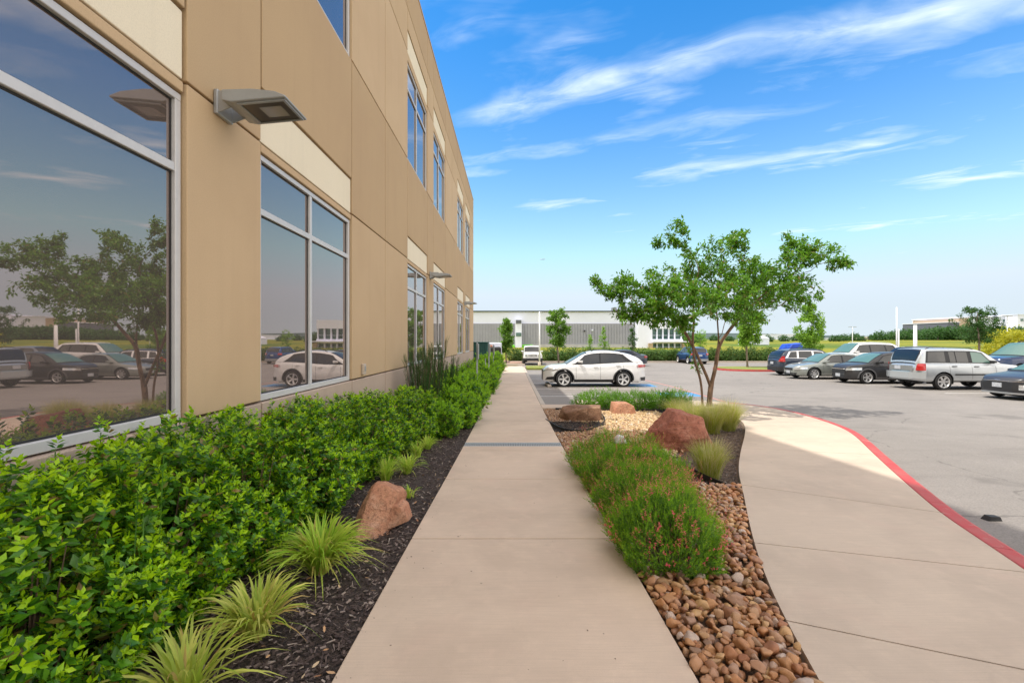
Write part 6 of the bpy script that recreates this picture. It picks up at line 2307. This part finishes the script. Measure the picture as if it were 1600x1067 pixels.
pole(1332, 95, 511, .08, 'distant light pole with a flat dark head', True, .5)
pole(1574, 60, 494, .06, 'thin pole with a small lamp above the yellow bushes', True, .3)

# metal posts in the bed
for k, (px, Y, ty_, w_, lb) in enumerate(((745.5, 13.2, 535, .022, 'tallest grey metal sign post in the bed, closest to the wall'), (764, 17.5, 536, .022, 'metal sign post in the bed with a narrow plate seen edge-on'), (758.5, 17.0, 560, .016, 'short thin metal post between the two sign posts'), (771, 21, 538, .02, 'last metal post in the bed beside the walk'))):
    x = (px - 800) / F * Y; z0 = gz(0, Y); zt = EYE + (533.5 - ty_) / F * Y
    p_ = thing('sign_post', lb, 'post', (x, Y, z0), 0, 'metal posts in the planting bed')
    MB().box(-w_, w_, -w_, w_, -.1, zt - z0).build('post', M['steel'], p_, bevel=.004)
    if k in (0, 1, 3):
        MB().box(-.012, .012, -.15, .15, zt - z0 - .5, zt - z0 - .04).build('sign_plate', M['metal_grey'], p_, bevel=.004).location = (w_ + .014, 0, 0)

gbx = thing('green_container', 'dark green dumpster standing past the corner of the building', 'dumpster', (-2.75, 33.5, gz(0, 33)))
M['green_metal'] = mat('dark_green_metal', (.015, .07, .065), .5, .2, var=.15, vscale=3)
MB().box(-.8, .95, -.7, .7, .12, 1.95).build('body', M['green_metal'], gbx, bevel=.03)
MB().box(-.86, 1.0, -.76, .76, 1.95, 2.03).build('lid', M['green_metal'], gbx, bevel=.02)
for k in range(6): MB().box(-.7 + k * .29, -.66 + k * .29, -.73, -.70, .2, 1.9).build('rib', M['green_metal'], gbx)
for sx in (-.6, .75): MB().tube([(sx, -.5, .09), (sx, -.42, .09)], .09, 12).build('caster', M['trim'], gbx)
# truck glimpsed beyond the container
tk = thing('box_truck', 'white and orange truck half hidden beyond the dumpster and posts', 'truck', (-2.0, 44.0, lotz(44)))
MB().box(-.9, 1.0, -1, 3.4, .9, 2.1).build('cargo_box', M['white_wall'], tk, bevel=.05)
MB().box(-.9, .1, -1.02, -.99, 1.0, 1.9).build('side_panel', mat('faded_orange', (.55, .22, .12), .6), tk)
MB().box(-.85, .95, -2.3, -1.05, .5, 1.7).build('cab', M['dark'], tk, bevel=.15)
ty, rm = wheel_meshes(.42, 5, 'twin')
for wx in (-.82, .9):
    for wy in (-1.7, 2.2):
        o = link('wheel', ty, tk, (wx, wy, .42)); o.rotation_euler = (0, 0, R(90))

tn = thing('event_tent', 'small white peaked tent in the meadow behind the island tree', 'tent', ((1177 - 800) / F * 110, 110, terrain_z(60, 110)))
b_ = MB(); b_.add([(-2.6, -2.5, 1.6), (2.6, -2.5, 1.6), (2.6, 2.5, 1.6), (-2.6, 2.5, 1.6), (0, 0, 3.0)], [(0, 1, 4), (1, 2, 4), (2, 3, 4), (3, 0, 4)])
b_.build('tent_roof', M['white_wall'], tn)
MB().box(-2.55, 2.55, -2.45, 2.45, 0, 1.6).build('tent_wall', M['white_wall'], tn)
bt_ = thing('covered_trailer', 'bright blue tarpaulin-covered trailer behind the navy crossover', 'trailer', ((1238 - 800) / F * 50, 50, terrain_z(32, 50)))
b_ = MB(); V = [(-1.6, -1, .7), (1.2, -1, .7), (1.2, 1, .7), (-1.6, 1, .7), (-.6, -1, 2.0), (1.0, -1, 2.15), (1.0, 1, 2.15), (-.6, 1, 2.0)]
b_.add(V, BOXF).build('tarpaulin', mat('blue_tarpaulin', (.01, .06, .45), .5, var=.3, vscale=2), bt_, bevel=.1)
MB().box(-1.7, 1.3, -1.02, 1.02, .55, .7).build('bed', M['trim'], bt_)
for sx in (-.6, .3):
    for sy in (-.95, .95): link('wheel', ty, bt_, (sx, sy, .42))
# kerbside black recycled-rubber chock
p = at(1549, 812, -.13)
ck = MB(); ck.add([(-.07, -.04, 0), (.07, -.04, 0), (.07, .04, 0), (-.07, .04, 0), (-.04, -.035, .045), (.06, -.03, .04), (.06, .03, .04), (-.04, .03, .045)], BOXF)
tag(ck.build('rubber_block', M['dark'], loc=(p[0], p[1], lotz(p[1]))), 'small black rubber block lying on the asphalt by the red kerb', 'block')
# wheel stop at the white crossover
for y_, lb in ((21.4, 'low concrete wheel stop under the nose of the white crossover'),):
    o = MB().box(-.09, .09, -.85, .85, 0, .11).build('wheel_stop', M['kerb'], loc=(1.75, y_, lotz(y_)), bevel=.02); tag(o, lb, 'wheel stop')
# airliner far off in the sky
ap = thing('airliner', 'tiny distant airliner low in the clear sky above the warehouse', 'airplane', ((847.5 - 800) / F * 3000, 3000, EYE + (533.5 - 405.5) / F * 3000))
MB().tube([(-17, 0, 0), (-15, 0, .5), (14, 0, .5), (18, 0, 1.2)], [.4, 1.9, 1.9, .4], 8).build('fuselage', M['metal_grey'], ap, True)
MB().add([(-3, 0, 0), (3, 0, 0), (7, 14, 1), (5, 14, 1), (7, -14, 1), (5, -14, 1)], [(0, 1, 2, 3), (0, 1, 4, 5)]).build('wing', M['metal_grey'], ap)
MB().add([(12, 0, 1), (17, 0, 1), (18, 0, 6), (16, 0, 6)], [(0, 1, 2, 3)]).build('tail_fin', M['metal_grey'], ap)
